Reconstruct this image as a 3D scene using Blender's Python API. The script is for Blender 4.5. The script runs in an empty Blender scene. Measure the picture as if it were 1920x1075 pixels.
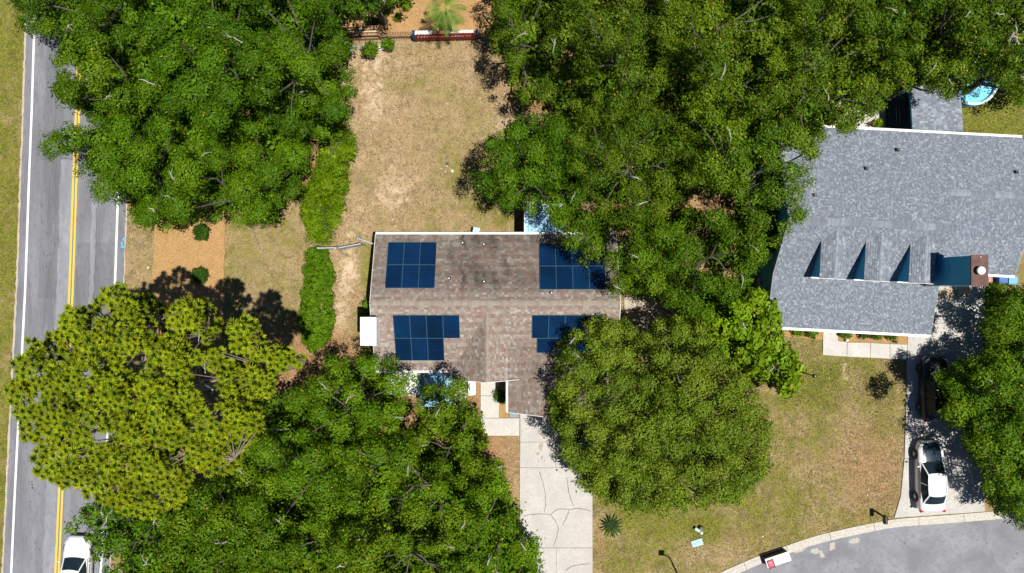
import bpy, math, random
import numpy as np
from mathutils import Vector, Matrix

# ------------------------------------------------------------------ camera, sky, sun, exposure
FOC, HC = 1280.0, 47.4            # focal length in survey units, flying height of the drone (m)
scene = bpy.context.scene
cam_d = bpy.data.cameras.new('drone_camera')
cam_d.sensor_width = 36.0
cam_d.lens = 24.0
cam_d.clip_start = 0.5
cam_d.clip_end = 3000.0
cam = bpy.data.objects.new('drone_camera', cam_d)
scene.collection.objects.link(cam)
cam.location = (0, 0, HC)
cam.rotation_euler = (0, 0, 0)
scene.camera = cam

SUN = Vector((0.26, -0.09, 1.0)).normalized()      # towards the sun
world = bpy.data.worlds.new('World')
scene.world = world
world.use_nodes = True
wn = world.node_tree.nodes
wl = world.node_tree.links
bg = wn.get('Background') or wn.new('ShaderNodeBackground')
sky = wn.new('ShaderNodeTexSky')
sky.sky_type = 'NISHITA'
sky.sun_disc = False
sky.sun_elevation = math.asin(SUN.z)
sky.sun_rotation = math.atan2(SUN.x, SUN.y)
sky.altitude = 10
sky.air_density = 0.7
sky.dust_density = 0.3
sky.ozone_density = 8.0
wl.new(sky.outputs[0], bg.inputs[0])
bg.inputs[1].default_value = 0.05
sun_d = bpy.data.lights.new('sun', 'SUN')
sun_d.energy = 5.0
sun_d.angle = math.radians(0.5)
sun_d.color = (1.0, 0.955, 0.87)
sun = bpy.data.objects.new('sun', sun_d)
scene.collection.objects.link(sun)
sun.rotation_euler = SUN.to_track_quat('Z', 'Y').to_euler()
sun.location = SUN * 200
scene.view_settings.view_transform = 'Standard'
scene.view_settings.look = 'None'
scene.view_settings.gamma = 1.0
scene.view_settings.use_curve_mapping = False
scene.view_settings.exposure = 0.17
scene.cycles.max_bounces = 6
scene.cycles.transparent_max_bounces = 4

# ------------------------------------------------------------------ helpers
COL = scene.collection
rnd = random.Random(7)


def P(px, py, h=0.0):
    """survey reading (as measured on the aerial picture) of a point at height h -> metres"""
    k = (HC - h) / FOC
    return Vector(((px - 960.0) * k, (537.5 - py) * k, h))


def tag(o, label=None, cat=None, group=None, kind=None):
    if label: o['label'] = label
    if cat: o['category'] = cat
    if group: o['group'] = group
    if kind: o['kind'] = kind
    return o


def empty(name, loc=(0, 0, 0), rz=0.0, label=None, cat=None, group=None, kind=None):
    o = bpy.data.objects.new(name, None)
    COL.objects.link(o)
    o.location = loc
    o.rotation_euler = (0, 0, rz)
    o.empty_display_size = 0.2
    return tag(o, label, cat, group, kind)


def link_obj(name, me, parent=None, local=False):
    o = bpy.data.objects.new(name, me)
    COL.objects.link(o)
    if parent is not None:
        o.parent = parent
        if not local:
            loc = Vector((0, 0, 0)); p = parent
            while p is not None:
                loc += Vector(p.location); p = p.parent
            # parents that are themselves placed by an inverse keep world coordinates
            if parent.parent is None:
                o.matrix_parent_inverse = Matrix.Translation(-Vector(parent.location))
    return o


def copy_tree(o, parent=None):
    c = o.copy()
    COL.objects.link(c)
    c.parent = parent
    if parent is not None:
        c.matrix_parent_inverse = o.matrix_parent_inverse.copy()
    for ch in list(o.children):
        copy_tree(ch, c)
    return c


class MB:
    def __init__(s):
        s.v = []; s.f = []; s.c = []; s.hascol = False; s.pieces = []

    def add(s, vs, fs, col=None):
        b = len(s.v); s.pieces.append((b, len(s.f)))
        s.v.extend([tuple(p) for p in vs])
        for f in fs:
            s.f.append(tuple(i + b for i in f))
            s.c.append(col or (1, 1, 1))
        if col: s.hascol = True
        return s

    def box(s, c, size, rz=0.0, R=None, col=None, taper=1.0):
        x, y, z = [q / 2 for q in size]
        pts = []
        for sz in (-1, 1):
            t = taper if sz > 0 else 1.0
            for sx, sy in ((-1, -1), (1, -1), (1, 1), (-1, 1)):
                pts.append(Vector((sx * x * t, sy * y * t, sz * z)))
        M = R if R is not None else Matrix.Rotation(rz, 3, 'Z')
        c = Vector(c)
        pts = [M @ p + c for p in pts]
        s.add(pts, [(0, 3, 2, 1), (4, 5, 6, 7), (0, 1, 5, 4), (1, 2, 6, 5), (2, 3, 7, 6), (3, 0, 4, 7)], col)
        return s

    def bar(s, a, b, w, h=None, col=None):
        """box beam from a to b, w wide sideways, h high"""
        a = Vector(a); b = Vector(b); d = b - a
        h = h or w
        q = d.to_track_quat('X', 'Z').to_matrix()
        return s.box((a + b) / 2, (d.length, w, h), R=q, col=col)

    def prism(s, poly, z0, z1, col=None):
        n = len(poly)
        area = sum(poly[i][0] * poly[(i + 1) % n][1] - poly[(i + 1) % n][0] * poly[i][1] for i in range(n))
        if area < 0: poly = poly[::-1]
        zt = z1 if callable(z1) else (lambda x, y: z1)
        vs = [(p[0], p[1], z0) for p in poly] + [(p[0], p[1], zt(p[0], p[1])) for p in poly]
        fs = [tuple(range(n - 1, -1, -1)), tuple(range(n, 2 * n))]
        for i in range(n):
            j = (i + 1) % n
            fs.append((i, j, n + j, n + i))
        return s.add(vs, fs, col)

    def sheet(s, poly, z, col=None):
        n = len(poly)
        area = sum(poly[i][0] * poly[(i + 1) % n][1] - poly[(i + 1) % n][0] * poly[i][1] for i in range(n))
        if area < 0: poly = poly[::-1]
        return s.add([(p[0], p[1], z) for p in poly], [tuple(range(n))], col)

    def tube(s, pts, rads, n=6, col=None, cap=True):
        pts = [Vector(p) for p in pts]
        rings = []
        up = Vector((0.13, 0.31, 1)).normalized()
        for i, p in enumerate(pts):
            d = (pts[min(i + 1, len(pts) - 1)] - pts[max(i - 1, 0)])
            if d.length < 1e-6: d = Vector((0, 0, 1))
            d.normalize()
            a = d.cross(up)
            if a.length < 1e-3: a = d.cross(Vector((1, 0, 0)))
            a.normalize(); b = d.cross(a)
            r = rads[i] if hasattr(rads, '__len__') else rads
            rings.append([p + a * (r * math.cos(2 * math.pi * k / n)) + b * (r * math.sin(2 * math.pi * k / n)) for k in range(n)])
        vs = [q for r in rings for q in r]
        fs = []
        for i in range(len(pts) - 1):
            for k in range(n):
                k2 = (k + 1) % n
                fs.append((i * n + k, (i + 1) * n + k, (i + 1) * n + k2, i * n + k2))
        if cap:
            fs.append(tuple(range(n)))
            fs.append(tuple((len(pts) - 1) * n + k for k in range(n - 1, -1, -1)))
        return s.add(vs, fs, col)

    def lathe(s, c, prof, n=16, col=None, sx=1.0, sy=1.0):
        c = Vector(c); vs = []; fs = []
        for r, z in prof:
            for k in range(n):
                a = 2 * math.pi * k / n
                vs.append(c + Vector((r * math.cos(a) * sx, r * math.sin(a) * sy, z)))
        m = len(prof)
        for i in range(m - 1):
            for k in range(n):
                k2 = (k + 1) % n
                fs.append((i * n + k, i * n + k2, (i + 1) * n + k2, (i + 1) * n + k))
        fs.append(tuple(range(n - 1, -1, -1)))
        fs.append(tuple((m - 1) * n + k for k in range(n)))
        return s.add(vs, fs, col)

    def mesh(s, name, mat, smooth=False):
        me = bpy.data.meshes.new(name)
        me.from_pydata(s.v, [], s.f)
        if mat: me.materials.append(mat)
        if s.hascol:
            at = me.attributes.new('col', 'FLOAT_COLOR', 'FACE')
            a = np.ones((len(s.c), 4), dtype=np.float32)
            a[:, :3] = np.array(s.c, dtype=np.float32)
            at.data.foreach_set('color', a.ravel())
        if smooth:
            me.polygons.foreach_set('use_smooth', [True] * len(me.polygons))
        me.update()
        return me

    def build_each(s, name, mat, parent=None, local=False, inv=None):
        """one object per added piece"""
        out = []
        for k, (v0, f0) in enumerate(s.pieces):
            v1, f1 = s.pieces[k + 1] if k + 1 < len(s.pieces) else (len(s.v), len(s.f))
            q = MB(); q.add(s.v[v0:v1], [tuple(i - v0 for i in f) for f in s.f[f0:f1]])
            o = q.build(name, mat, parent, local)
            if inv is not None: o.matrix_parent_inverse = inv
            out.append(o)
        return out

    def build(s, name, mat, parent=None, local=False, smooth=False, bevel=0.0, label=None, cat=None, group=None, kind=None):
        o = link_obj(name, s.mesh(name, mat, smooth), parent, local)
        if bevel > 0:
            m = o.modifiers.new('bevel', 'BEVEL'); m.width = bevel; m.segments = 2; m.limit_method = 'ANGLE'
        return tag(o, label, cat, group, kind)


def np_mesh(name, V, k, mat, C=None, smooth=False):
    """V (n*k,3): n faces of k own vertices each; C (n,3) face colours"""
    n = len(V) // k
    me = bpy.data.meshes.new(name)
    me.vertices.add(n * k)
    me.vertices.foreach_set('co', np.ascontiguousarray(V, dtype=np.float32).ravel())
    me.loops.add(n * k)
    me.loops.foreach_set('vertex_index', np.arange(n * k, dtype=np.int32))
    me.polygons.add(n)
    me.polygons.foreach_set('loop_start', np.arange(0, n * k, k, dtype=np.int32))
    if C is not None:
        at = me.attributes.new('col', 'FLOAT_COLOR', 'FACE')
        a = np.ones((n, 4), dtype=np.float32); a[:, :3] = C
        at.data.foreach_set('color', a.ravel())
    me.materials.append(mat)
    me.update(calc_edges=True)
    return me


# ------------------------------------------------------------------ materials
def new_mat(name):
    m = bpy.data.materials.new(name)
    m.use_nodes = True
    nt = m.node_tree
    return m, nt, nt.nodes['Principled BSDF']


def N(nt, typ, **kw):
    n = nt.nodes.new(typ)
    for k, v in kw.items(): setattr(n, k, v)
    return n


def mixc(nt, fac, a, b, blend='MIX'):
    n = N(nt, 'ShaderNodeMix', data_type='RGBA', blend_type=blend)
    for sock, val in ((0, fac), (6, a), (7, b)):
        if hasattr(val, 'links') or hasattr(val, 'is_output'):
            nt.links.new(val, n.inputs[sock])
        elif sock == 0:
            n.inputs[0].default_value = val
        else:
            n.inputs[sock].default_value = (*val[:3], 1)
    return n.outputs[2]


def noise(nt, scale, detail=3, rough=0.55, vec=None, dist=0.0):
    n = N(nt, 'ShaderNodeTexNoise')
    n.inputs['Scale'].default_value = scale
    n.inputs['Detail'].default_value = detail
    n.inputs['Roughness'].default_value = rough
    n.inputs['Distortion'].default_value = dist
    if vec is not None: nt.links.new(vec, n.inputs['Vector'])
    return n.outputs['Fac']


def coord(nt, sc=(1, 1, 1)):
    t = N(nt, 'ShaderNodeTexCoord')
    m = N(nt, 'ShaderNodeMapping')
    m.inputs['Scale'].default_value = sc
    nt.links.new(t.outputs['Object'], m.inputs['Vector'])
    return m.outputs[0]


def ramp(nt, fac, lo, hi):
    n = N(nt, 'ShaderNodeMapRange')
    n.inputs[1].default_value = lo; n.inputs[2].default_value = hi
    nt.links.new(fac, n.inputs[0])
    return n.outputs[0]


def math_n(nt, op, a, b):
    n = N(nt, 'ShaderNodeMath', operation=op)
    for i, v in enumerate((a, b)):
        if isinstance(v, (int, float)): n.inputs[i].default_value = v
        else: nt.links.new(v, n.inputs[i])
    return n.outputs[0]


def bump(nt, bsdf, fac, strength=0.3, dist=0.02):
    b = N(nt, 'ShaderNodeBump')
    b.inputs['Strength'].default_value = strength
    b.inputs['Distance'].default_value = dist
    nt.links.new(fac, b.inputs['Height'])
    nt.links.new(b.outputs[0], bsdf.inputs['Normal'])


def mat_simple(name, c1, c2=None, scale=3.0, rough=0.7, metal=0.0, bump_s=0.0, detail=4, sc=(1, 1, 1), spec=0.5, use_col=False, coat=0.0, lo=0.3, hi=0.7):
    m, nt, b = new_mat(name)
    b.inputs['Roughness'].default_value = rough
    b.inputs['Metallic'].default_value = metal
    b.inputs['Specular IOR Level'].default_value = spec
    b.inputs['Coat Weight'].default_value = coat
    c2 = c2 or tuple(min(1, q * 1.12) for q in c1)
    f = noise(nt, scale, detail, vec=coord(nt, sc))
    out = mixc(nt, ramp(nt, f, lo, hi), c1, c2)
    if use_col:
        at = N(nt, 'ShaderNodeAttribute', attribute_name='col')
        out = mixc(nt, 1.0, out, at.outputs['Color'], 'MULTIPLY')
    nt.links.new(out, b.inputs['Base Color'])
    if bump_s: bump(nt, b, f, bump_s)
    return m


def mat_leaf(name, trans=0.07, rough=0.55, spec=0.14):
    m, nt, b = new_mat(name)
    at = N(nt, 'ShaderNodeAttribute', attribute_name='col')
    b.inputs['Roughness'].default_value = rough
    b.inputs['Specular IOR Level'].default_value = spec
    nt.links.new(at.outputs['Color'], b.inputs['Base Color'])
    tr = N(nt, 'ShaderNodeBsdfTranslucent')
    c = mixc(nt, 1.0, at.outputs['Color'], (1.3, 1.5, 0.5), 'MULTIPLY')
    nt.links.new(c, tr.inputs['Color'])
    mx = N(nt, 'ShaderNodeMixShader')
    mx.inputs[0].default_value = trans
    nt.links.new(b.outputs[0], mx.inputs[1]); nt.links.new(tr.outputs[0], mx.inputs[2])
    nt.links.new(mx.outputs[0], nt.nodes['Material Output'].inputs['Surface'])
    return m


M = {}
M['leaf'] = mat_leaf('oak_leaves')
M['needle'] = mat_leaf('pine_needles', 0.08, 0.55, 0.15)
M['grass'] = mat_leaf('grass_blades', 0.1, 0.8, 0.1)
M['bark'] = mat_simple('bark', (0.07, 0.055, 0.045), (0.16, 0.14, 0.12), 3, 0.9, bump_s=0.5, sc=(3, 3, 0.7))
M['palebark'] = mat_simple('pale_bark', (0.30, 0.28, 0.25), (0.50, 0.48, 0.44), 5, 0.85)
M['pinebark'] = mat_simple('pine_bark', (0.16, 0.115, 0.085), (0.36, 0.30, 0.25), 4, 0.9, bump_s=0.5, sc=(2, 2, 0.7))
M['white'] = mat_simple('white_trim_paint', (0.76, 0.76, 0.75), (0.82, 0.82, 0.81), 1.2, 0.5)
M['whitemetal'] = mat_simple('white_metal', (0.68, 0.69, 0.70), (0.80, 0.80, 0.79), 1.5, 0.4)
M['siding'] = mat_simple('shade_teal_siding', (0.035, 0.34, 0.54), (0.045, 0.38, 0.59), 1.5, 0.7)  # teal strengthened so the colour itself carries the tint of shaded walls
M['dkmetal'] = mat_simple('dark_metal', (0.02, 0.02, 0.022), (0.035, 0.035, 0.04), 4, 0.45, 0.3)
M['black'] = mat_simple('black_plastic', (0.012, 0.012, 0.014), None, 4, 0.5)
M['rubber'] = mat_simple('tyre_rubber', (0.02, 0.02, 0.021), None, 9, 0.85)
M['alu'] = mat_simple('aluminium', (0.45, 0.46, 0.47), None, 4, 0.35, 0.9)
M['brick'] = mat_simple('brick_wall', (0.28, 0.14, 0.10), (0.38, 0.22, 0.17), 9, 0.9, bump_s=0.3)
M['wood'] = mat_simple('weathered_wood', (0.30, 0.20, 0.12), (0.46, 0.32, 0.20), 3, 0.85, sc=(1, 8, 8))
M['lumber'] = mat_simple('raw_lumber', (0.52, 0.38, 0.22), (0.66, 0.52, 0.34), 3, 0.8, sc=(1, 8, 8))
M['fence'] = mat_simple('brown_fence_wood', (0.26, 0.16, 0.08), (0.38, 0.25, 0.14), 4, 0.85)
M['vinyl'] = mat_simple('grey_vinyl', (0.34, 0.37, 0.41), (0.42, 0.45, 0.49), 2, 0.55)
# ------------------------------------------------------------------ ground
def g(X, Y, cx, cy, sx, sy, amp=1.0):
    return amp * np.exp(-(((X - cx) / sx) ** 2 + ((Y - cy) / sy) ** 2))


def box_w(X, Y, x0, y0, x1, y1, soft=12.0):
    def s(t): return 1 / (1 + np.exp(-np.clip(t, -30, 30)))
    return s((X - x0) / soft) * s((x1 - X) / soft) * s((Y - y0) / soft) * s((y1 - Y) / soft)


def cover(wx, wy):
    """ground cover in metres -> green, sand, litter weights (what grows or lies there)"""
    X = wx * 27.0 + 960; Y = 537.5 - wy * 27.0
    gr = np.full_like(X, 0.32); sa = np.zeros_like(X); li = np.zeros_like(X)
    gr = gr + box_w(X, Y, -3000, -3000, 45, 3000, 4) * 0.42
    gr += g(X, Y, 20, 120, 40, 80, .15) + g(X, Y, 25, 420, 30, 120, .12) - g(X, Y, 30, 230, 30, 60, .3)
    # dry back lawn
    gr -= box_w(X, Y, 600, 70, 980, 450, 20) * 0.24
    sa += box_w(X, Y, 640, 70, 990, 450, 20) * 0.30
    gr += g(X, Y, 870, 300, 90, 80, .34) + g(X, Y, 930, 400, 60, 30, .42) + g(X, Y, 800, 390, 90, 40, .16) + g(X, Y, 760, 150, 60, 40, .22) + g(X, Y, 860, 200, 60, 50, .15)
    sa += g(X, Y, 700, 180, 25, 50, .35) + g(X, Y, 735, 360, 40, 40, .35) + g(X, Y, 660, 440, 40, 40, .3) + g(X, Y, 700, 110, 60, 25, .3) + g(X, Y, 950, 240, 30, 40, .3)
    # side strip between hedge and the brick house
    sa += g(X, Y, 655, 510, 26, 40, .75) + g(X, Y, 640, 600, 22, 60, .65)
    gr += g(X, Y, 686, 500, 12, 60, .3) - g(X, Y, 640, 560, 40, 80, .2)
    # roadside strip
    sa += box_w(X, Y, 226, 380, 290, 620, 6) * .22 + box_w(X, Y, 420, 400, 575, 700, 8) * .28
    gr += box_w(X, Y, 420, 400, 575, 700, 8) * .05
    # sandy shoulder of the road
    # front lawns
    f = box_w(X, Y, 1105, 620, 1700, 1100, 12)
    gr += f * 0.16; li += f * .24
    gr += g(X, Y, 1240, 985, 90, 30, .30) + g(X, Y, 1320, 990, 40, 30, .35) + g(X, Y, 1540, 720, 60, 45, .30) + g(X, Y, 1440, 880, 40, 60, .12) + g(X, Y, 1480, 960, 60, 40, .1) - g(X, Y, 1640, 880, 90, 70, .20)
    gr -= g(X, Y, 1330, 1045, 80, 25, .25) + g(X, Y, 1470, 650, 40, 20, .2)
    li += g(X, Y, 1640, 880, 100, 110, .34) + g(X, Y, 1400, 1010, 90, 30, .2) + g(X, Y, 1125, 1030, 14, 60, .35)
    sa += g(X, Y, 1583, 690, 8, 40, .6) + g(X, Y, 1597, 700, 6, 20, .5) + g(X, Y, 1470, 780, 50, 25, .25)
    li += box_w(X, Y, 880, 700, 978, 1100, 4) * .36; gr -= box_w(X, Y, 880, 700, 978, 1100, 4) * .25
    # green far yard
    gr += box_w(X, Y, 1790, 100, 3000, 270, 10) * 0.6
    # shade-grown litter under the woods
    li += box_w(X, Y, 60, -3000, 640, 390, 25) * .8 * (X > 235)
    li += box_w(X, Y, 940, -3000, 1800, 235, 25) * .85
    li += box_w(X, Y, 1090, 100, 1450, 560, 25) * .6
    li += box_w(X, Y, 430, 610, 720, 3000, 25) * .8 + box_w(X, Y, 500, 720, 930, 3000, 25) * .6
    li += box_w(X, Y, 1835, 540, 3000, 960, 12) * .8
    li += box_w(X, Y, 600, -3000, 960, 66, 4) * 1.0
    sa += g(X, Y, 1225, 600, 70, 60, .9) + g(X, Y, 1330, 450, 60, 60, .5) + g(X, Y, 1400, 530, 20, 30, .5)
    return np.clip(gr, 0, 1), np.clip(sa, 0, 1), np.clip(li, 0, 1)


def axis(lo, hi, step, far):
    mid = np.arange(lo, hi + step / 2, step)
    out = [step * 4, step * 12, step * 40, step * 120, far]
    return np.array([lo - q for q in out[::-1]] + list(mid) + [hi + q for q in out])


gx = axis(-44, 44, 0.25, 900); gy = axis(-26, 26, 0.25, 900)
GX, GY = np.meshgrid(gx, gy)
gr, sa, li = cover(GX, GY)
rs = np.random.RandomState(3)
nxv, nyv = len(gx), len(gy)
inner = (np.abs(GX) < 43) & (np.abs(GY) < 25)
GZ = np.where(inner, 0.012 * np.sin(GX * 1.3) * np.cos(GY * 1.1), 0) - 0.03
V = np.stack([GX.ravel(), GY.ravel(), GZ.ravel()], 1)
idx = np.arange(nxv * nyv).reshape(nyv, nxv)
F = np.stack([idx[:-1, :-1].ravel(), idx[:-1, 1:].ravel(), idx[1:, 1:].ravel(), idx[1:, :-1].ravel()], 1)
me = bpy.data.meshes.new('ground')
me.vertices.add(len(V)); me.vertices.foreach_set('co', V.astype(np.float32).ravel())
me.loops.add(F.size); me.loops.foreach_set('vertex_index', F.astype(np.int32).ravel())
me.polygons.add(len(F)); me.polygons.foreach_set('loop_start', np.arange(0, F.size, 4, dtype=np.int32))
at = me.attributes.new('cover', 'FLOAT_COLOR', 'POINT')
ca = np.stack([gr.ravel(), sa.ravel(), li.ravel(), np.ones(gr.size)], 1).astype(np.float32)
at.data.foreach_set('color', ca.ravel())
me.update(calc_edges=True)

m, nt, b = new_mat('lawn_ground')
b.inputs['Roughness'].default_value = 0.95
b.inputs['Specular IOR Level'].default_value = 0.15
att = N(nt, 'ShaderNodeAttribute', attribute_name='cover')
sep = N(nt, 'ShaderNodeSeparateColor'); nt.links.new(att.outputs['Color'], sep.inputs[0])
co = coord(nt)
nL = noise(nt, 0.45, 5, 0.6, co, 0.4); nM = noise(nt, 2.6, 4, 0.65, co, 0.8); nF = noise(nt, 11, 3, 0.7, co); nG = noise(nt, 34, 2, 0.7, co)
straw = mixc(nt, ramp(nt, nF, .38, .64), (0.15, 0.11, 0.05), (0.45, 0.335, 0.195))
straw = mixc(nt, ramp(nt, nM, .45, .7), straw, (0.37, 0.25, 0.155))
green = mixc(nt, ramp(nt, nF, .36, .66), (0.075, 0.09, 0.012), (0.24, 0.235, 0.04))
gm = math_n(nt, 'ADD', sep.outputs[0], math_n(nt, 'MULTIPLY', math_n(nt, 'SUBTRACT', nM, 0.5), 2.0))
gm = math_n(nt, 'ADD', gm, math_n(nt, 'MULTIPLY', math_n(nt, 'SUBTRACT', nL, 0.5), 1.6))
gm = math_n(nt, 'ADD', gm, math_n(nt, 'MULTIPLY', math_n(nt, 'SUBTRACT', nF, 0.5), 2.2))
c = mixc(nt, ramp(nt, gm, .30, .66), straw, green)
sand = mixc(nt, ramp(nt, nG, .3, .7), (0.47, 0.35, 0.23), (0.63, 0.50, 0.36))
sm = math_n(nt, 'ADD', sep.outputs[1], math_n(nt, 'MULTIPLY', math_n(nt, 'SUBTRACT', nM, 0.5), 1.6))
sm = math_n(nt, 'ADD', sm, math_n(nt, 'MULTIPLY', math_n(nt, 'SUBTRACT', nG, 0.5), .7))
c = mixc(nt, ramp(nt, sm, .42, .85), c, sand)
lit = mixc(nt, ramp(nt, nF, .35, .68), (0.13, 0.075, 0.04), (0.42, 0.255, 0.12))
lit = mixc(nt, ramp(nt, nG, .56, .70), lit, (0.50, 0.36, 0.20))
lm = math_n(nt, 'ADD', sep.outputs[2], math_n(nt, 'MULTIPLY', math_n(nt, 'SUBTRACT', nM, 0.5), .9))
c = mixc(nt, ramp(nt, lm, .35, .65), c, lit)
nP = noise(nt, 1.15, 5, .7, co, 1.2)
c = mixc(nt, ramp(nt, nP, .47, .66), c, mixc(nt, 1.0, c, (.66, .68, .66), 'MULTIPLY'))
c = mixc(nt, ramp(nt, nG, .2, .8), c, mixc(nt, 1.0, c, (1.35, 1.3, 1.3), 'MULTIPLY'))
nt.links.new(c, b.inputs['Base Color'])
hb = math_n(nt, 'ADD', nF, math_n(nt, 'MULTIPLY', nG, .5))
bump(nt, b, hb, 0.9, 0.05)
me.materials.append(m)
ground = link_obj('ground', me)
tag(ground, kind='structure')

# grass blades: real tufts, straw and green
SEG = [((20, -10, 52, 1090), 34), ((640, 78, 985, 436), 46), ((232, 400, 290, 600), 44), ((420, 400, 580, 640), 44), ((600, 440, 702, 660), 24),
       ((1112, 880, 1345, 1075), 60), ((1345, 640, 1700, 1045), 60), ((1446, 620, 1700, 760), 60), ((1800, 160, 1930, 262), 50), ((0, -10, 20, 1090), 30)]
vs = []; cs = []
for (x0, y0, x1, y1), dens in SEG:
    n = int((x1 - x0) * (y1 - y0) / 729.0 * dens * 1.7)
    px = rs.uniform(x0, x1, n); py = rs.uniform(y0, y1, n)
    wx = (px - 960) / 27.0; wy = (537.5 - py) / 27.0
    G_, S_, L_ = cover(wx, wy)
    cl = 0.5 + 0.5 * np.sin(wx * 3.1 + 2 * np.sin(wy * 1.7)) * np.sin(wy * 2.7 + 2 * np.sin(wx * 1.3))
    keep = rs.rand(n) > S_ * .9 + .35 * cl
    wx, wy, G_ = wx[keep], wy[keep], G_[keep]; n = len(wx)
    a = rs.uniform(0, 2 * np.pi, n); L = rs.uniform(.05, .13, n); w = rs.uniform(.012, .03, n)
    h = rs.uniform(.02, .07, n)
    ex, ey = np.cos(a), np.sin(a)
    p0 = np.stack([wx - ey * w, wy + ex * w, np.full(n, -.02)], 1)
    p1 = np.stack([wx + ey * w, wy - ex * w, np.full(n, -.02)], 1)
    p2 = np.stack([wx + ex * L, wy + ey * L, h], 1)
    vs.append(np.stack([p0, p1, p2], 1).reshape(-1, 3))
    gm_ = (rs.rand(n) < np.clip(G_ * 1.0, 0.05, .9))[:, None]
    br = rs.uniform(.65, 1.25, n)[:, None]
    cs.append(np.where(gm_, np.array([[.14, .17, .02]]), np.array([[.40, .30, .17]])) * br)
V = np.concatenate(vs); C = np.concatenate(cs)
# keep the blades off the paved surfaces
cxm = V.reshape(-1, 3, 3)[:, 0]; pxs = cxm[:, 0] * 27 + 960; pys = 537.5 - cxm[:, 1] * 27
ok = ~((pxs > 1540) & (pys < 674) & (pxs < 1702) & (pys > 600))
ok &= ~((pys > np.interp(pxs, [1346, 1425, 1523, 1591, 1676, 1710], [1073, 1039, 1004, 988, 971, 968])) & (pxs > 1300))
ok &= ~((pxs > 1676) & (pys > 940))
ok &= ~((pxs > 30) & (pxs < 238) & (pxs > np.interp(pys, [45, 540, 1075], [47, 30, 3])))
ok &= ~((pxs < 60) & (pxs > np.interp(pys, [45, 540, 1075], [47, 29, 3])))
okm = np.repeat(ok, 3)
gb = link_obj('grass_blades', np_mesh('grass_blades', V[okm], 3, M['grass'], C[ok]))
tag(gb, 'loose straw and green grass blades of the dry lawns', 'grass', kind='stuff')

# pine straw beds ------------------------------------------------------------
m, nt, b = new_mat('pine_straw')
b.inputs['Roughness'].default_value = 0.95; b.inputs['Specular IOR Level'].default_value = .1
co = coord(nt)
n1 = noise(nt, 22, 4, .7, coord(nt, (1, .45, 1))); n2 = noise(nt, 1.3, 4, .6, co)
c = mixc(nt, ramp(nt, n1, .34, .68), (0.33, 0.18, 0.07), (0.56, 0.35, 0.16))
c = mixc(nt, ramp(nt, n2, .35, .7), c, mixc(nt, 1.0, c, (0.80, 0.86, 0.85), 'MULTIPLY'))
nt.links.new(c, b.inputs['Base Color']); bump(nt, b, n1, .8, .03)
M['straw'] = m


def ragged(poly, amp=0.05, step=0.35, seed=1):
    r = random.Random(seed); out = []
    for i, p in enumerate(poly):
        q = poly[(i + 1) % len(poly)]
        d = (Vector(q[:2]) - Vector(p[:2])).length; n = max(1, int(d / step))
        for k in range(n):
            t = k / n
            out.append((p[0] + (q[0] - p[0]) * t + r.uniform(-amp, amp), p[1] + (q[1] - p[1]) * t + r.uniform(-amp, amp)))
    return out


def pp(pts, h=0.0): return [tuple(P(x, y, h)[:2]) for x, y in pts]


bed = pp([(292, 380), (424, 380), (421, 480), (416, 640), (281, 640), (287, 480)])
MB().prism(ragged(bed, .05, .3, 4), -0.03, 0.035).build('mulch_bed', M['straw'], kind='structure')
for k, poly in enumerate(([(1452, 606), (1543, 606), (1543, 637), (1500, 634), (1452, 628)], [(1572, 606), (1702, 612), (1701, 646), (1640, 642), (1571, 640)])):
    MB().prism(ragged(pp(poly), .02, .4, 9 + k), -0.03, 0.03).build('mulch_bed', M['straw'], kind='structure')
MB().prism(ragged(pp([(936, 716), (954, 716), (953, 783), (936, 784)]), .01, .4, 2), -0.03, 0.03).build('mulch_bed', M['straw'], kind='structure')
MB().prism(ragged(pp([(600, -60), (925, -60), (925, 62), (700, 66), (600, 66)]), .05, .4, 3), -0.03, 0.02).build('mulch_bed', M['straw'], kind='structure')
# loose straw and leaves on the beds
vs = []; cs = []
for (x0, y0, x1, y1, n) in ((286, 385, 420, 636, 5200), (600, -20, 925, 60, 4800), (1572, 612, 1702, 642, 900), (1452, 608, 1543, 632, 500)):
    wx = (rs.uniform(x0, x1, n) - 960) / 27.0; wy = (537.5 - rs.uniform(y0, y1, n)) / 27.0
    a = rs.uniform(0, 6.283, n); L = rs.uniform(.04, .10, n); w = rs.uniform(.010, .022, n); ex, ey = np.cos(a), np.sin(a)
    z0 = rs.uniform(.035, .045, n)
    p0 = np.stack([wx - ey * w, wy + ex * w, z0], 1); p1 = np.stack([wx + ey * w, wy - ex * w, z0], 1)
    p2 = np.stack([wx + ex * L, wy + ey * L, z0 + rs.uniform(.0, .04, n)], 1)
    vs.append(np.stack([p0, p1, p2], 1).reshape(-1, 3))
    cs.append(np.array([[.52, .34, .17]]) * rs.uniform(.45, 1.45, n)[:, None])
o = link_obj('pine_straw', np_mesh('pine_straw', np.concatenate(vs), 3, M['grass'], np.concatenate(cs)))
tag(o, 'loose orange pine straw strewn on the mulch beds', 'mulch', kind='stuff')

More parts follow.
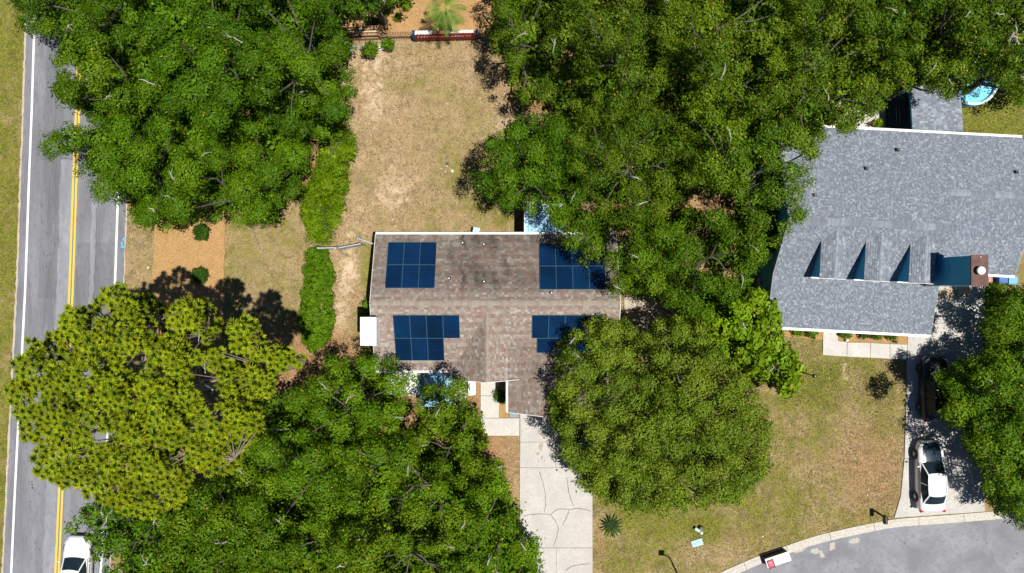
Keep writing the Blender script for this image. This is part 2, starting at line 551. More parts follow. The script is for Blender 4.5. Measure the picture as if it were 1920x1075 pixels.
# ------------------------------------------------------------------ asphalt
def mat_asphalt(name, base, seed, streak=True):
    m, nt, b = new_mat(name)
    b.inputs['Roughness'].default_value = 0.88; b.inputs['Specular IOR Level'].default_value = .25
    co = coord(nt); lo = tuple(q * .80 for q in base); hi = tuple(q * 1.16 for q in base)
    f1 = noise(nt, 60, 2, .8, co); f2 = noise(nt, .5, 5, .6, coord(nt, (2.2, .35, 1)) if streak else co, .5); f3 = noise(nt, 4.0, 5, .65, coord(nt, (1.2, .5, 1)) if streak else co, .6)
    c = mixc(nt, ramp(nt, f2, .34, .66), lo, hi)
    c = mixc(nt, ramp(nt, f3, .50, .72), c, tuple(q * .74 for q in base))
    c = mixc(nt, ramp(nt, f1, .25, .75), mixc(nt, 1.0, c, (.84, .84, .84), 'MULTIPLY'), mixc(nt, 1.0, c, (1.18, 1.18, 1.18), 'MULTIPLY'))
    nt.links.new(c, b.inputs['Base Color']); bump(nt, b, f1, .35, .01)
    return m


M['asphalt'] = mat_asphalt('road_asphalt', (.195, .20, .225), 1)
M['asphalt_dk'] = mat_asphalt('patched_asphalt', (.168, .172, .192), 2)
M['asphalt_lt'] = mat_asphalt('worn_asphalt', (.25, .26, .29), 3)
M['asphalt2'] = mat_asphalt('side_street_asphalt', (.235, .24, .265), 4, False)


def paint(name, col, wear=.62):
    m, nt, b = new_mat(name)
    b.inputs['Roughness'].default_value = .6
    f = noise(nt, 14, 5, .75, coord(nt))
    nt.links.new(mixc(nt, ramp(nt, f, wear, wear + .12), col, (.25, .25, .25)), b.inputs['Base Color'])
    return m


M['pw'] = paint('white_road_paint', (.80, .80, .80)); M['py'] = paint('yellow_road_paint', (.74, .50, .05), .66)
RY = [-2500, -200, 45, 210, 335, 540, 910, 1075, 1300, 3600]
RX = [245, 160, 151, 146, 141, 134, 115, 107.5, 96, -10]


def ribbon(mb, o0, o1, y0, y1, z, step=40, jag=0.0, seed=0):
    r = random.Random(seed)
    ys = np.linspace(y0, y1, max(2, int((y1 - y0) / step)))
    v = []
    for y in ys:
        c = np.interp(y, RY, RX)
        v.append((*P(c + o0 + r.uniform(-jag, jag), y)[:2], z)); v.append((*P(c + o1 + r.uniform(-jag, jag), y)[:2], z))
    f = [(2 * i, 2 * i + 2, 2 * i + 3, 2 * i + 1) for i in range(len(ys) - 1)]
    mb.add(v, f); return mb


road = ribbon(MB(), -101, 97, -2500, 3600, 0.02, 9, 0.9, 1).build('road', M['asphalt'], kind='structure')
sh = ribbon(MB(), -104.5, -99, -600, 1700, 0.012, 7, 1.1, 2); ribbon(sh, 96, 99.5, -600, 1700, 0.012, 7, 1.0, 3)
M['gravel'] = mat_simple('sandy_shoulder', (.36, .27, .21), (.60, .52, .44), 16, .95, bump_s=.6)
sh.build('sandy_shoulder', M['gravel'], road)
ribbon(MB(), -62, -26, -600, 560, 0.024, 12, 1.6, 5).build('worn_wheel_strip', M['asphalt_dk'], road)
ribbon(MB(), -27, -4, 300, 1200, 0.0275, 14, 1.8, 7).build('worn_wheel_strip', M['asphalt_lt'], road)
ribbon(MB(), 8, 76, 455, 640, 0.024, 12, .8, 6).build('asphalt_patch', M['asphalt_dk'], road)
ribbon(MB(), 34, 42, 380, 620, 0.028, 8, 1.5, 8).build('worn_wheel_strip', M['asphalt_lt'], road)
ribbon(MB(), -88, -84, -600, 1700, 0.032).build('white_edge_line', M['pw'], road)
ribbon(MB(), 79.8, 83.8, -600, 1700, 0.032).build('white_edge_line', M['pw'], road)
ribbon(MB(), -5.0, -1.3, -600, 1700, 0.032).build('yellow_centre_line', M['py'], road)
ribbon(MB(), 1.3, 5.0, -600, 1700, 0.032).build('yellow_centre_line', M['py'], road)
M['bluepaint'] = paint('blue_marking_paint', (.08, .42, .72), .55)
for (x, y, w_, h_) in ((233, 449, 3, 3.5), (229, 457, 2, 4), (230.5, 463, 4.5, 2.4)):
    MB().sheet([(P(x, y)[0] + w_ / 27 * math.cos(a), P(x, y)[1] + h_ / 27 * math.sin(a)) for a in np.linspace(0, 5.6, 8)], .033).build('blue_utility_mark', M['bluepaint'], road)
sp = MB()
for (x, y, r_) in ((61, 909, 1.2), (61, 915, 1.6), (60.5, 903, .9), (57, 940, 1.0), (75, 1030, 1.1), (90, 480, 1.2), (88, 500, 1.0)):
    sp.sheet([(P(x, y)[0] + r_ / 27 * math.cos(a), P(x, y)[1] + r_ / 27 * math.sin(a)) for a in np.linspace(0, 5.4, 7)], .033)
sp.build_each('tar_spot', M['black'], road)
# sealed cracks in the older lane
ck = MB(); r_ = random.Random(11)
for (x0, y0, y1) in ((95, 60, 420), (99, 300, 640), (176, 390, 560), (93, 420, 700), (112, 400, 560)):
    y = y0; x = x0 + np.interp(y0, RY, RX) - 134; pts = []
    while y < y1:
        pts.append(P(x, y, .026)); y += r_.uniform(5, 11); x += r_.uniform(-1.6, 1.4) - .3
    for a, bq in zip(pts, pts[1:]):
        d = (bq - a).normalized(); s_ = Vector((-d.y, d.x, 0)) * .018
        ck.add([a - s_, bq - s_, bq + s_, a + s_], [(0, 1, 2, 3)])
M['crack'] = mat_simple('crack_dark', (.09, .085, .085), (.14, .13, .125), 10, .95)
ck.build('sealed_crack', M['crack'], road)

# side street and its kerb
KO = [(1180, 1190), (1250, 1130), (1346, 1075), (1425, 1041), (1523, 1006), (1591, 990), (1641, 980), (1676, 973), (1762, 967), (1852, 960), (1925, 953), (2040, 938), (2200, 900)]
pk = [P(x, y) for x, y in KO]
# resample
def resample(pts, step):
    out = [pts[0]]; acc = 0
    for a, c in zip(pts, pts[1:]):
        L = (c - a).length; t = step - acc
        while t <= L:
            out.append(a.lerp(c, t / L)); t += step
        acc = L - (t - step)
    return out
pk = resample(pk, .45)
# soften the survey line
for _ in range(5):
    pk = [pk[0]] + [(pk[i - 1] + pk[i] * 2 + pk[i + 1]) / 4 for i in range(1, len(pk) - 1)] + [pk[-1]]
nr = []
for i in range(len(pk)):
    d = (pk[min(i + 1, len(pk) - 1)] - pk[max(i - 1, 0)]).normalized(); nr.append(Vector((d.y, -d.x, 0)))
inner_edge = [pk[i] + nr[i] * .56 for i in range(len(pk))]
poly = [(p.x, p.y) for p in inner_edge] + [(60, -2), (70, -60), (-10, -60)]
street = MB().sheet([(p[0], p[1]) for p in poly], 0.014).build('side_street', M['asphalt2'], kind='structure')
M['kerb'] = mat_simple('kerb_concrete', (.42, .39, .34), (.60, .57, .51), 7, .9, bump_s=.3)
M['conc'] = None
kerb = empty('kerb', pk[10], kind='structure')
seg = 7
prof = [(-.0, -.05), (.0, .035), (.19, .045), (.205, .028), (.22, .04), (.30, .025), (.56, .03), (.56, -.05)]
for s0 in range(0, len(pk) - 1, seg):
    s1 = min(s0 + seg, len(pk) - 1)
    mb = MB(); rings = []
    for i in range(s0, s1 + 1):
        base = pk[i].copy()
        if i == s0: base = base.lerp(pk[i + 1], .03)
        if i == s1: base = base.lerp(pk[i - 1], .03)
        rings += [base + nr[i] * o_ + Vector((0, 0, z_)) for o_, z_ in prof]
    n = len(prof); fs = []
    for i in range(s1 - s0):
        for k in range(n - 1):
            fs.append((i * n + k, i * n + k + 1, (i + 1) * n + k + 1, (i + 1) * n + k))
    fs.append(tuple(range(n - 1, -1, -1))); fs.append(tuple((s1 - s0) * n + k for k in range(n)))
    mb.add(rings, fs).build('kerb_segment', M['kerb'], kerb)
# pale washed spots and stains beside the kerb
M['pale'] = mat_simple('washed_sand_film', (.34, .33, .32), (.50, .46, .42), 6, .95)
for (x, y, a_, b_, th) in ((1602, 1014, 11, 6, .3), (1560, 1025, 8, 7, 1.2), (1541, 1041, 5, 8, .5), (1528, 1033, 9, 6, .2), (1500, 1032, 12, 4, .2)):
    r_ = random.Random(int(x)); c0 = P(x, y); pts = []
    for a in np.linspace(0, 2 * math.pi, 15)[:-1]:
        q = r_.uniform(.6, 1.2); u, v = a_ / 27 * q * math.cos(a), b_ / 27 * q * math.sin(a)
        pts.append((c0.x + u * math.cos(th) - v * math.sin(th), c0.y + u * math.sin(th) + v * math.cos(th)))
    MB().sheet(pts, .018).build('sand_film', M['pale'], street)
sp = MB()
for (x, y, r0) in ((1696, 1018, 3), (1726, 1013, 1.8), (1849, 1018, 2.2), (1907, 1038, 2.5), (1845, 1039, 1.8), (1604, 1067, 2.2), (1507, 1052, 1.8), (1800, 1062, 1.2), (1770, 1040, 1.0)):
    r_ = random.Random(int(x)); c0 = P(x, y)
    sp.sheet([(c0.x + r_.uniform(.6, 1.1) * r0 / 27 * math.cos(a), c0.y + r_.uniform(.6, 1.1) * r0 / 27 * math.sin(a)) for a in np.linspace(0, 5.6, 9)], .0185)
M['oil'] = mat_simple('oil_stain', (.12, .12, .125), (.17, .17, .18), 9, .8)
sp.build_each('oil_spot', M['oil'], street)

# ------------------------------------------------------------------ concrete
def mat_conc(name, base, seed):
    m, nt, b = new_mat(name)
    b.inputs['Roughness'].default_value = .9; b.inputs['Specular IOR Level'].default_value = .3
    co = coord(nt); f1 = noise(nt, .8, 5, .6, co, .4); f2 = noise(nt, 7, 5, .7, co); f3 = noise(nt, 45, 2, .7, co)
    c = mixc(nt, ramp(nt, f1, .3, .7), tuple(q * .80 for q in base), base)
    c = mixc(nt, ramp(nt, f2, .46, .70), c, tuple(q * w for q, w in zip(base, (.74, .73, .70))))
    c = mixc(nt, ramp(nt, f3, .3, .7), c, mixc(nt, 1.0, c, (1.06, 1.06, 1.06), 'MULTIPLY'))
    nt.links.new(c, b.inputs['Base Color']); bump(nt, b, f3, .2, .005)
    return m


M['conc'] = mat_conc('driveway_concrete', (.54, .52, .495), 1)
M['concw'] = mat_conc('white_concrete', (.60, .58, .545), 2)


def slabs(name, polys, mat, z=.05, part='concrete_slab', gap=.018):
    root = empty(name, Vector((*pp(polys[0])[0], 0)), kind='structure')
    for poly in polys:
        q = pp(poly); c0 = Vector((sum(p[0] for p in q) / len(q), sum(p[1] for p in q) / len(q)))
        q2 = []
        for p in q:
            d = Vector(p) - c0; q2.append(tuple(Vector(p) - d.normalized() * gap))
        MB().prism(q2, -.05, z + rnd.uniform(-.004, .004)).build(part, mat, root, bevel=0)
    return root


dw = slabs('driveway', [
    [(975, 770), (1042, 770), (1042, 829), (975, 829)], [(1042, 770), (1112, 770), (1112, 829), (1042, 829)],
    [(975, 829), (1042, 829), (1042, 877), (974.5, 877)], [(1042, 829), (1112, 829), (1111, 877), (1042, 877)],
    [(974.5, 877), (1111, 877), (1111, 1027), (974, 1027)],
    [(974, 1027), (1043, 1027), (1043, 1160), (973, 1160)], [(1043, 1027), (1111, 1027), (1111, 1160), (1043, 1160)]], M['conc'])
# cracks in the slabs
CR = [[(1011, 885), (1017, 902), (1022, 920), (1023, 945), (1021, 964)], [(980, 968), (997, 965), (1021, 964), (1033, 966), (1042, 957), (1052, 954), (1070, 956), (1080, 953), (1095, 955), (1110, 960)],
      [(1033, 966), (1042, 978), (1047, 990), (1044, 1005), (1037, 1026)], [(1063, 895), (1067, 925), (1072, 940), (1077, 953)], [(1067, 957), (1062, 972), (1054, 986)],
      [(1060, 1070), (1072, 1062), (1090, 1059), (1108, 1056)]]
ck = MB(); r_ = random.Random(5)
for line in CR:
    pts = [P(x, y, .056) for x, y in line]; pts = resample(pts, .16)
    pts = [p + Vector((r_.uniform(-.02, .02), r_.uniform(-.02, .02), 0)) for p in pts]
    for a, c_ in zip(pts, pts[1:]):
        d = (c_ - a)
        if d.length < 1e-4: continue
        s_ = Vector((-d.y, d.x, 0)).normalized() * r_.uniform(.014, .027)
        ck.add([a - s_, c_ - s_, c_ + s_, a + s_], [(0, 1, 2, 3)])
M['crackc'] = mat_simple('concrete_crack', (.14, .12, .105), (.24, .21, .19), 10, .95)
ck.build('crack', M['crackc'], dw)
st = MB()
for (x, y, a_, b_) in ((1014, 838, 4.5, 9), (1009, 850, 3, 3), (1016, 858, 2.5, 4), (1021, 864, 2.5, 2), (1010, 865, 1.3, 1.3), (1007, 852, 1.5, 2), (996, 927, 1.4, 1.4), (999, 971, 1.8, 1.4), (1014, 885, 1.2, 1), (1031, 888, 1, 1), (1018, 889, 1.2, 1)):
    c0 = P(x, y); rr = random.Random(int(x * 7 + y))
    st.sheet([(c0.x + rr.uniform(.7, 1.1) * a_ / 27 * math.cos(a), c0.y + rr.uniform(.7, 1.1) * b_ / 27 * math.sin(a)) for a in np.linspace(0, 5.7, 10)], .0575)
M['stain'] = mat_simple('rusty_stain', (.33, .27, .22), (.45, .39, .34), 8, .9)
st.build_each('oil_stain', M['stain'], dw)

slabs('front_walkway', [[(901, 700), (936, 700), (936, 742), (901, 742)], [(901, 742), (936, 742), (936, 784), (901, 784)],
                        [(901, 784), (936, 784), (974, 784), (974, 817), (913, 817), (905, 806)]], M['concw'], .06)
slabs('neighbour_walkway', [[(1543, 612), (1572, 613), (1571, 640), (1588, 642), (1587, 669), (1542, 666)], [(1588, 642), (1632, 643), (1631, 671), (1587, 669)],
                            [(1632, 643), (1668, 645), (1668, 673), (1631, 671)], [(1668, 645), (1701, 646), (1700, 674), (1668, 673)]], M['concw'], .06)
nd = slabs('neighbour_driveway', [[(1702, 606), (1842, 606), (1842, 740), (1699, 740)], [(1699, 740), (1842, 740), (1842, 860), (1695, 860)],
                             [(1695, 860), (1842, 860), (1846, 959), (1676, 971), (1688, 930)], [(1752, 530), (1850, 530), (1846, 606), (1752, 606)]], M['conc'], .055)
slabs('back_patio', [[(1560, 165), (1660, 165), (1660, 245), (1560, 245)]], M['concw'], .06)
slabs('side_patio', [[(1170, 540), (1240, 540), (1240, 640), (1170, 640)]], mat_conc('sandy_concrete', (.50, .43, .34), 5), .05)
slabs('rear_patio', [[(980, 375), (1075, 375), (1075, 452), (980, 452)]], M['concw'], .05)
slabs('porch_slab', [[(765, 690), (887, 690), (887, 742), (765, 742)], [(800, 742), (874, 742), (874, 775), (800, 775)]], M['concw'], .08)
# ------------------------------------------------------------------ roofs
def inside(poly, p):
    s = None
    for i in range(len(poly)):
        a, c = poly[i], poly[(i + 1) % len(poly)]
        cr = (c[0] - a[0]) * (p[1] - a[1]) - (c[1] - a[1]) * (p[0] - a[0])
        if cr < -1e-6: return False
    return True


def clip(sub, poly):
    out = sub
    for i in range(len(poly)):
        a, c = poly[i], poly[(i + 1) % len(poly)]
        def side(p): return (c[0] - a[0]) * (p[1] - a[1]) - (c[1] - a[1]) * (p[0] - a[0])
        inp, out = out, []
        for k in range(len(inp)):
            p, q = inp[k], inp[(k + 1) % len(inp)]
            sp_, sq = side(p), side(q)
            if sp_ >= 0: out.append(p)
            if (sp_ >= 0) != (sq >= 0):
                t = sp_ / (sp_ - sq); out.append((p[0] + t * (q[0] - p[0]), p[1] + t * (q[1] - p[1])))
        if len(out) < 3: return []
    return out


def shingles(mb, pts, expo, wlo, whi, colf, seed=0, lift=.014):
    """pts: convex 3-D polygon, first edge is the eave, counter-clockwise seen from above"""
    r = random.Random(seed)
    pts = [Vector(p) for p in pts]
    u = (pts[1] - pts[0]).normalized()
    n = Vector((0, 0, 0))
    for i in range(1, len(pts) - 1): n += (pts[i] - pts[0]).cross(pts[i + 1] - pts[0])
    n.normalize(); v = n.cross(u)
    po = [((p - pts[0]).dot(u), (p - pts[0]).dot(v)) for p in pts]
    vmax = max(p[1] for p in po); u0 = min(p[0] for p in po); u1 = max(p[0] for p in po)
    vv = 0.0
    while vv < vmax:
        uu = u0 - r.uniform(0, whi)
        while uu < u1:
            w = r.uniform(wlo, whi)
            q = [(uu + .004, vv), (uu + w - .004, vv), (uu + w - .004, vv + expo + .02), (uu + .004, vv + expo + .02)]
            full = all(inside(po, p) for p in q)
            if not full: q = clip(q, po)
            if q:
                cu, cv = uu + w / 2, vv + expo / 2
                wp = pts[0] + u * cu + v * cv
                col = colf(r, wp)
                lf = lift * r.uniform(.55, 1.35)
                def to3(p):
                    t = (p[1] - vv) / (expo + .02)
                    return pts[0] + u * p[0] + v * p[1] + n * (lf * (1 - t) + .002)
                mb.add([to3(p) for p in q], [tuple(range(len(q)))], col)
                if full:
                    a, c_ = to3(q[0]), to3(q[1])
                    mb.add([pts[0] + u * q[0][0] + v * q[0][1], pts[0] + u * q[1][0] + v * q[1][1], c_, a], [(0, 1, 2, 3)], tuple(x * .5 for x in col))
            uu += w
        vv += expo
    return mb


def deck(mb, pts, th=.14):
    pts = [Vector(p) for p in pts]; n = len(pts)
    dn = Vector((0, 0, -th))
    vs = [p + Vector((0, 0, -.003)) for p in pts] + [p + dn for p in pts]
    fs = [tuple(range(n)), tuple(range(2 * n - 1, n - 1, -1))] + [(i, n + i, n + (i + 1) % n, (i + 1) % n) for i in range(n)]
    mb.add(vs, fs)


def ridge_caps(mb, a, c, sl1, sl2, colf, expo=.145, half=.15, seed=0):
    """overlapping cap shingles along ridge a->c; sl1/sl2 slopes down on left / right of travel"""
    r = random.Random(seed); a = Vector(a); c = Vector(c); d = (c - a); L = d.length; d.normalize()
    side = Vector((-d.y, d.x, 0)).normalized(); t = 0
    while t < L:
        e = min(t + expo, L); col = colf(r, a + d * t); k0, k1 = .012, .036
        def row(tt, z):
            p = a + d * tt
            return [p + side * half + Vector((0, 0, z - sl1 * half)), p + Vector((0, 0, z + .012)), p - side * half + Vector((0, 0, z - sl2 * half))]
        A, B = row(t, k1), row(e, k0)
        lo = [p + Vector((0, 0, -.02)) for p in A]
        mb.add(A + B + lo, [(0, 1, 4, 3), (1, 2, 5, 4), (6, 7, 1, 0), (7, 8, 2, 1)], col)
        t += expo


m, nt, b = new_mat('shingle_granules')
b.inputs['Roughness'].default_value = .92; b.inputs['Specular IOR Level'].default_value = .25
at = N(nt, 'ShaderNodeAttribute', attribute_name='col')
f = noise(nt, 38, 2, .8, coord(nt)); f2 = noise(nt, 1.1, 4, .6, coord(nt))
c = mixc(nt, ramp(nt, f, .25, .75), mixc(nt, 1.0, at.outputs['Color'], (.78, .78, .78), 'MULTIPLY'), mixc(nt, 1.0, at.outputs['Color'], (1.2, 1.2, 1.2), 'MULTIPLY'))
nt.links.new(c, b.inputs['Base Color']); bump(nt, b, f, .4, .01)
M['shingle'] = m
M['shadewhite'] = mat_simple('shade_tinted_white_metal', (.20, .46, .66), (.34, .60, .78), 1.5, .4)  # white sheet metal with the blue of tree shade put into its colour
M['drip'] = mat_simple('grey_drip_edge', (.30, .32, .35), None, 4, .6)
M['deck'] = mat_simple('roof_deck_board', (.10, .09, .085), None, 4, .9)
M['wg'] = mat_simple('window_glass', (.02, .03, .04), None, 3, .08)


def cyl_vent(parent, p, r=.05, h=.32, name='vent_pipe', mat=None):
    mb = MB(); mb.lathe(p, [(r * 2.4, -.05), (r * 2.2, .04), (r * 1.2, .10), (r, .12), (r, h), (r * .7, h), (r * .7, h - .06)], 10)
    return mb.build(name, mat or M['dkmetal'], parent)


# ---- brown shingle house ---------------------------------------------------
EX0, EX1, EYB, EYF, HE, HR = -8.87, 6.77, 3.38, -5.46, 3.0, 4.80
YR = (EYB + EYF) / 2
SLM = (HR - HE) / (EYB - YR)


def zmain(x, y): return HR - SLM * abs(y - YR)


STREAK = [(868, .32, 1.0), (893, .55, .9), (905, .25, .7), (925, .7, 1.0), (846, .4, .7), (975, .9, .55), (1000, .4, .6), (948, .4, .8), (878, 1.2, .45)]


def col_brown(r, p):
    q = r.random()
    if q < .22: c = (.255, .178, .155)
    elif q < .52: c = (.270, .218, .195)
    elif q < .80: c = (.285, .255, .238)
    elif q < .92: c = (.345, .32, .30)
    else: c = (.225, .19, .175)
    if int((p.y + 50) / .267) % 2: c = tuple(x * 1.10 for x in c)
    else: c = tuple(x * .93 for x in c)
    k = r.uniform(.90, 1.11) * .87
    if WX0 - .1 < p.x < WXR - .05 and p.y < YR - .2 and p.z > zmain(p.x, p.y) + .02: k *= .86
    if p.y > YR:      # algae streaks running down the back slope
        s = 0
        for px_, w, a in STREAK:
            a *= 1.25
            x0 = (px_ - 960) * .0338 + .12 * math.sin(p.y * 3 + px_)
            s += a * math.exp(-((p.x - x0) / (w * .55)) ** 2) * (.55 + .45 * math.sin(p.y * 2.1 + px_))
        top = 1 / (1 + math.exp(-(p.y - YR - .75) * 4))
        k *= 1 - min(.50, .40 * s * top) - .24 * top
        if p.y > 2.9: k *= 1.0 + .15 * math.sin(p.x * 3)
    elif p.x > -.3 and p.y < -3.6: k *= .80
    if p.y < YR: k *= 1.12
    return (c[0] * k * 1.0, c[1] * k * .975, c[2] * k * .92)


def col_browncap(r, p):
    k = r.uniform(.85, 1.12); return (.31 * k, .265 * k, .22 * k)


H1 = empty('house', (-1.0, -1.0, 0), label='brown brick-patterned shingle roofed house with dark blue solar arrays in the middle of the lot', cat='house')
roof = MB(); tabs = MB(); caps = MB()
WX0, WXR, WX1, WYF = -3.90, -1.61, .68, -6.02
SLW = .66; HWR = HE + SLW * (WXR - WX0)
yv = YR - (HR - min(HWR, HR)) / SLM
GX0, GXR, GYF = -.24, 3.26, -8.17
SLG = .24; HGR = HE + SLG * (GXR - GX0); yg = YR - (HR - HGR) / SLM
planes = [
    ([(EX1, EYB, HE), (EX0, EYB, HE), (EX0, YR, HR), (EX1, YR, HR)], 1),
    ([(EX0, EYF, HE), (EX1, EYF, HE), (EX1, YR, HR), (EX0, YR, HR)], 2),
    ([(WX0, EYF, HE), (WX0, WYF, HE), (WXR, WYF, HWR), (WXR, yv, HWR)], 3),
    ([(WX1, WYF, HE), (WX1, EYF, HE), (WXR, yv, HWR), (WXR, WYF, HWR)], 4),
    ([(GX0, EYF, HE), (GX0, GYF, HE), (GXR, GYF - .28, HGR), (GXR, yg, HGR)], 5),
    ([(EX1, GYF, HE), (EX1, EYF, HE), (GXR, yg, HGR), (GXR, GYF - .28, HGR)], 6)]
for pl, sd in planes:
    if sd in (3, 5): pl = [pl[0], pl[1], pl[2], pl[3]]
    off = 0.012 if sd >= 3 else 0
    if sd in (5, 6): off = .006
    pl = [(x, y, z + off) for x, y, z in pl]
    deck(roof, pl)
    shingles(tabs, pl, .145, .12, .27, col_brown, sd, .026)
ridge_caps(caps, (EX0, YR, HR), (EX1, YR, HR), SLM, SLM, col_browncap, half=.16, seed=1)
ridge_caps(caps, (WXR, WYF, HWR + .012), (WXR, yv, HWR + .012), SLW, SLW, col_browncap, half=.14, seed=2)
ridge_caps(caps, (GXR, GYF - .28, HGR + .006), (GXR, yg, HGR + .006), SLG, SLG, col_browncap, half=.14, seed=3)
R1 = roof.build('roof', M['deck'], H1)
o = tabs.build('shingle_tabs', M['shingle'], R1, kind='stuff')
o = caps.build('ridge_cap', M['shingle'], R1, kind='stuff')
for px_, py_ in ((868, 456), (907.5, 459), (843, 522), (908, 528), (1033.5, 549)):
    q = P(px_, py_, 4.4); zz = zmain(q.x, q.y); q = P(px_, py_, zz)
    cyl_vent(R1, q, .045, .34)
    MB().lathe(q + Vector((0, 0, .34)), [(.048, 0), (.05, .03), (.02, .035)], 8).build('vent_collar', M['whitemetal'], R1)


def gutter(parent, a, c, w=.13, name='gutter'):
    mb = MB(); a = Vector(a); c = Vector(c)
    d = (c - a).normalized(); n_ = Vector((d.y, -d.x, 0))
    mb.bar(a - n_ * w / 2 + Vector((0, 0, -.06)), c - n_ * w / 2 + Vector((0, 0, -.06)), .012, .10)
    mb.bar(a + n_ * w / 2 + Vector((0, 0, -.055)), c + n_ * w / 2 + Vector((0, 0, -.055)), .02, .11)
    mb.bar(a + Vector((0, 0, -.075)), c + Vector((0, 0, -.075)), w - .02, .012)
    mb.bar(a + Vector((0, 0, -.012)), c + Vector((0, 0, -.012)), w * 1.05, .018)
    return mb.build(name, M['white'], parent)


gutter(R1, (EX1, EYB + .085, HE), (EX0, EYB + .085, HE))
gutter(R1, (EX0, EYF - .085, HE), (WX0 - .1, EYF - .085, HE))
gutter(R1, (WX0 - .075, EYF - .02, HE), (WX0 - .075, WYF, HE), .11)
gutter(R1, (GX0 - .085, WYF - .05, HE), (GX0 - .085, GYF, HE), .12)
fb = MB()
fb.bar((WX0, WYF - .02, HE - .06), (WXR, WYF - .02, HWR - .06), .03, .16)
fb.bar((WXR, WYF - .02, HWR - .06), (WX1, WYF - .02, HE - .06), .03, .16)
fb.bar((GX0, GYF - .02, HE - .06), (GXR, GYF - .30, HGR - .06), .03, .16)
fb.bar((GXR, GYF - .30, HGR - .06), (EX1, GYF - .02, HE - .06), .03, .16)
fb.bar((EX0 - .015, EYF, HE - .07), (EX0 - .015, YR, HR - .07), .03, .15); fb.bar((EX0 - .015, YR, HR - .07), (EX0 - .015, EYB, HE - .07), .03, .15)
fb.bar((EX1 + .015, EYF, HE - .07), (EX1 + .015, YR, HR - .07), .03, .15); fb.bar((EX1 + .015, YR, HR - .07), (EX1 + .015, EYB, HE - .07), .03, .15)
fb.build_each('fascia', M['white'], R1)
wl_ = MB()
wl_.box(((EX0 + EX1) / 2, (EYB + EYF) / 2, 1.4), (EX1 - EX0 - .7, EYB - EYF - .9, 2.8))
wl_.box(((WX0 + WX1) / 2, -5.2, 1.42), (WX1 - WX0 - .6, .9, 2.84))
wl_.box(((GX0 + EX1) / 2 + .12, -6.5, 1.38), (EX1 - GX0 - .6, 2.9, 2.76))
for x_ in (EX0 + .45, EX1 - .45):
    wl_.add([(x_ - .1, EYF + .5, 2.75), (x_ - .1, EYB - .5, 2.75), (x_ - .1, YR, HR - .18), (x_ + .1, EYF + .5, 2.75), (x_ + .1, EYB - .5, 2.75), (x_ + .1, YR, HR - .18)],
            [(0, 2, 1), (3, 4, 5), (0, 1, 4, 3), (1, 2, 5, 4), (2, 0, 3, 5)])
wl_.add([(WX0 + .35, WYF + .4, 2.8), (WX1 - .35, WYF + .4, 2.8), (WXR, WYF + .4, HWR - .2), (WX0 + .35, WYF + .5, 2.8), (WX1 - .35, WYF + .5, 2.8), (WXR, WYF + .5, HWR - .2)],
        [(0, 1, 2), (5, 4, 3), (0, 3, 4, 1), (1, 4, 5, 2), (2, 5, 3, 0)])
wl_.build('wall', M['brick'], H1)
# garage door, front door and windows under the eaves
gd = MB()
for k in range(4): gd.box((3.3, -7.98, .33 + k * .56), (4.8, .05, .53))
gd.build('garage_door', M['white'], H1)
MB().box((-1.1, -5.69, 1.05), (.95, .06, 2.1)).build('front_door', M['white'], H1)
for (x_, y_, w_) in ((-6.6, -5.03, 1.6), (-4.9, -5.03, 1.0), (-7.0, 2.95, 1.4), (-3.4, 2.95, 1.4), (0.2, 2.95, 1.8)):
    wf = MB().box((x_, y_, 1.5), (w_, .08, 1.2)).build('window', M['white'], H1)
    MB().box((x_, y_ + (-.045 if y_ < 0 else .045), 1.5), (w_ - .16, .02, 1.04)).build('pane', M['wg'], wf)
# white chimney chase on the left gable
ch = MB(); cx0, cx1, cy0, cy1, ct = -9.30, -8.38, -3.60, -1.92, 5.35
ch.box(((cx0 + cx1) / 2, (cy0 + cy1) / 2, ct / 2), (cx1 - cx0, cy1 - cy0, ct))
chim = ch.build('chimney', M['white'], H1)
cap = MB().box(((cx0 + cx1) / 2, (cy0 + cy1) / 2, ct + .03), (cx1 - cx0 + .08, cy1 - cy0 + .08, .06)).build('chimney_cap', M['whitemetal'], chim)
st = MB(); rr = random.Random(3)
for (x_, y_, r_) in ((-9.0, -3.05, .07), (-8.95, -3.12, .05), (-9.1, -3.0, .04), (-8.9, -2.6, .03), (-8.85, -2.5, .04), (-8.75, -2.95, .025), (-9.22, -3.4, .04), (-8.98, -2.62, .025)):
    st.sheet([(x_ + rr.uniform(.5, 1.2) * r_ * math.cos(a), y_ + rr.uniform(.5, 1.2) * r_ * math.sin(a)) for a in np.linspace(0, 5.6, 9)], ct + .064)
st.build_each('dirt_spot', mat_simple('roof_dirt', (.35, .35, .36), (.5, .5, .5), 8, .9), chim)

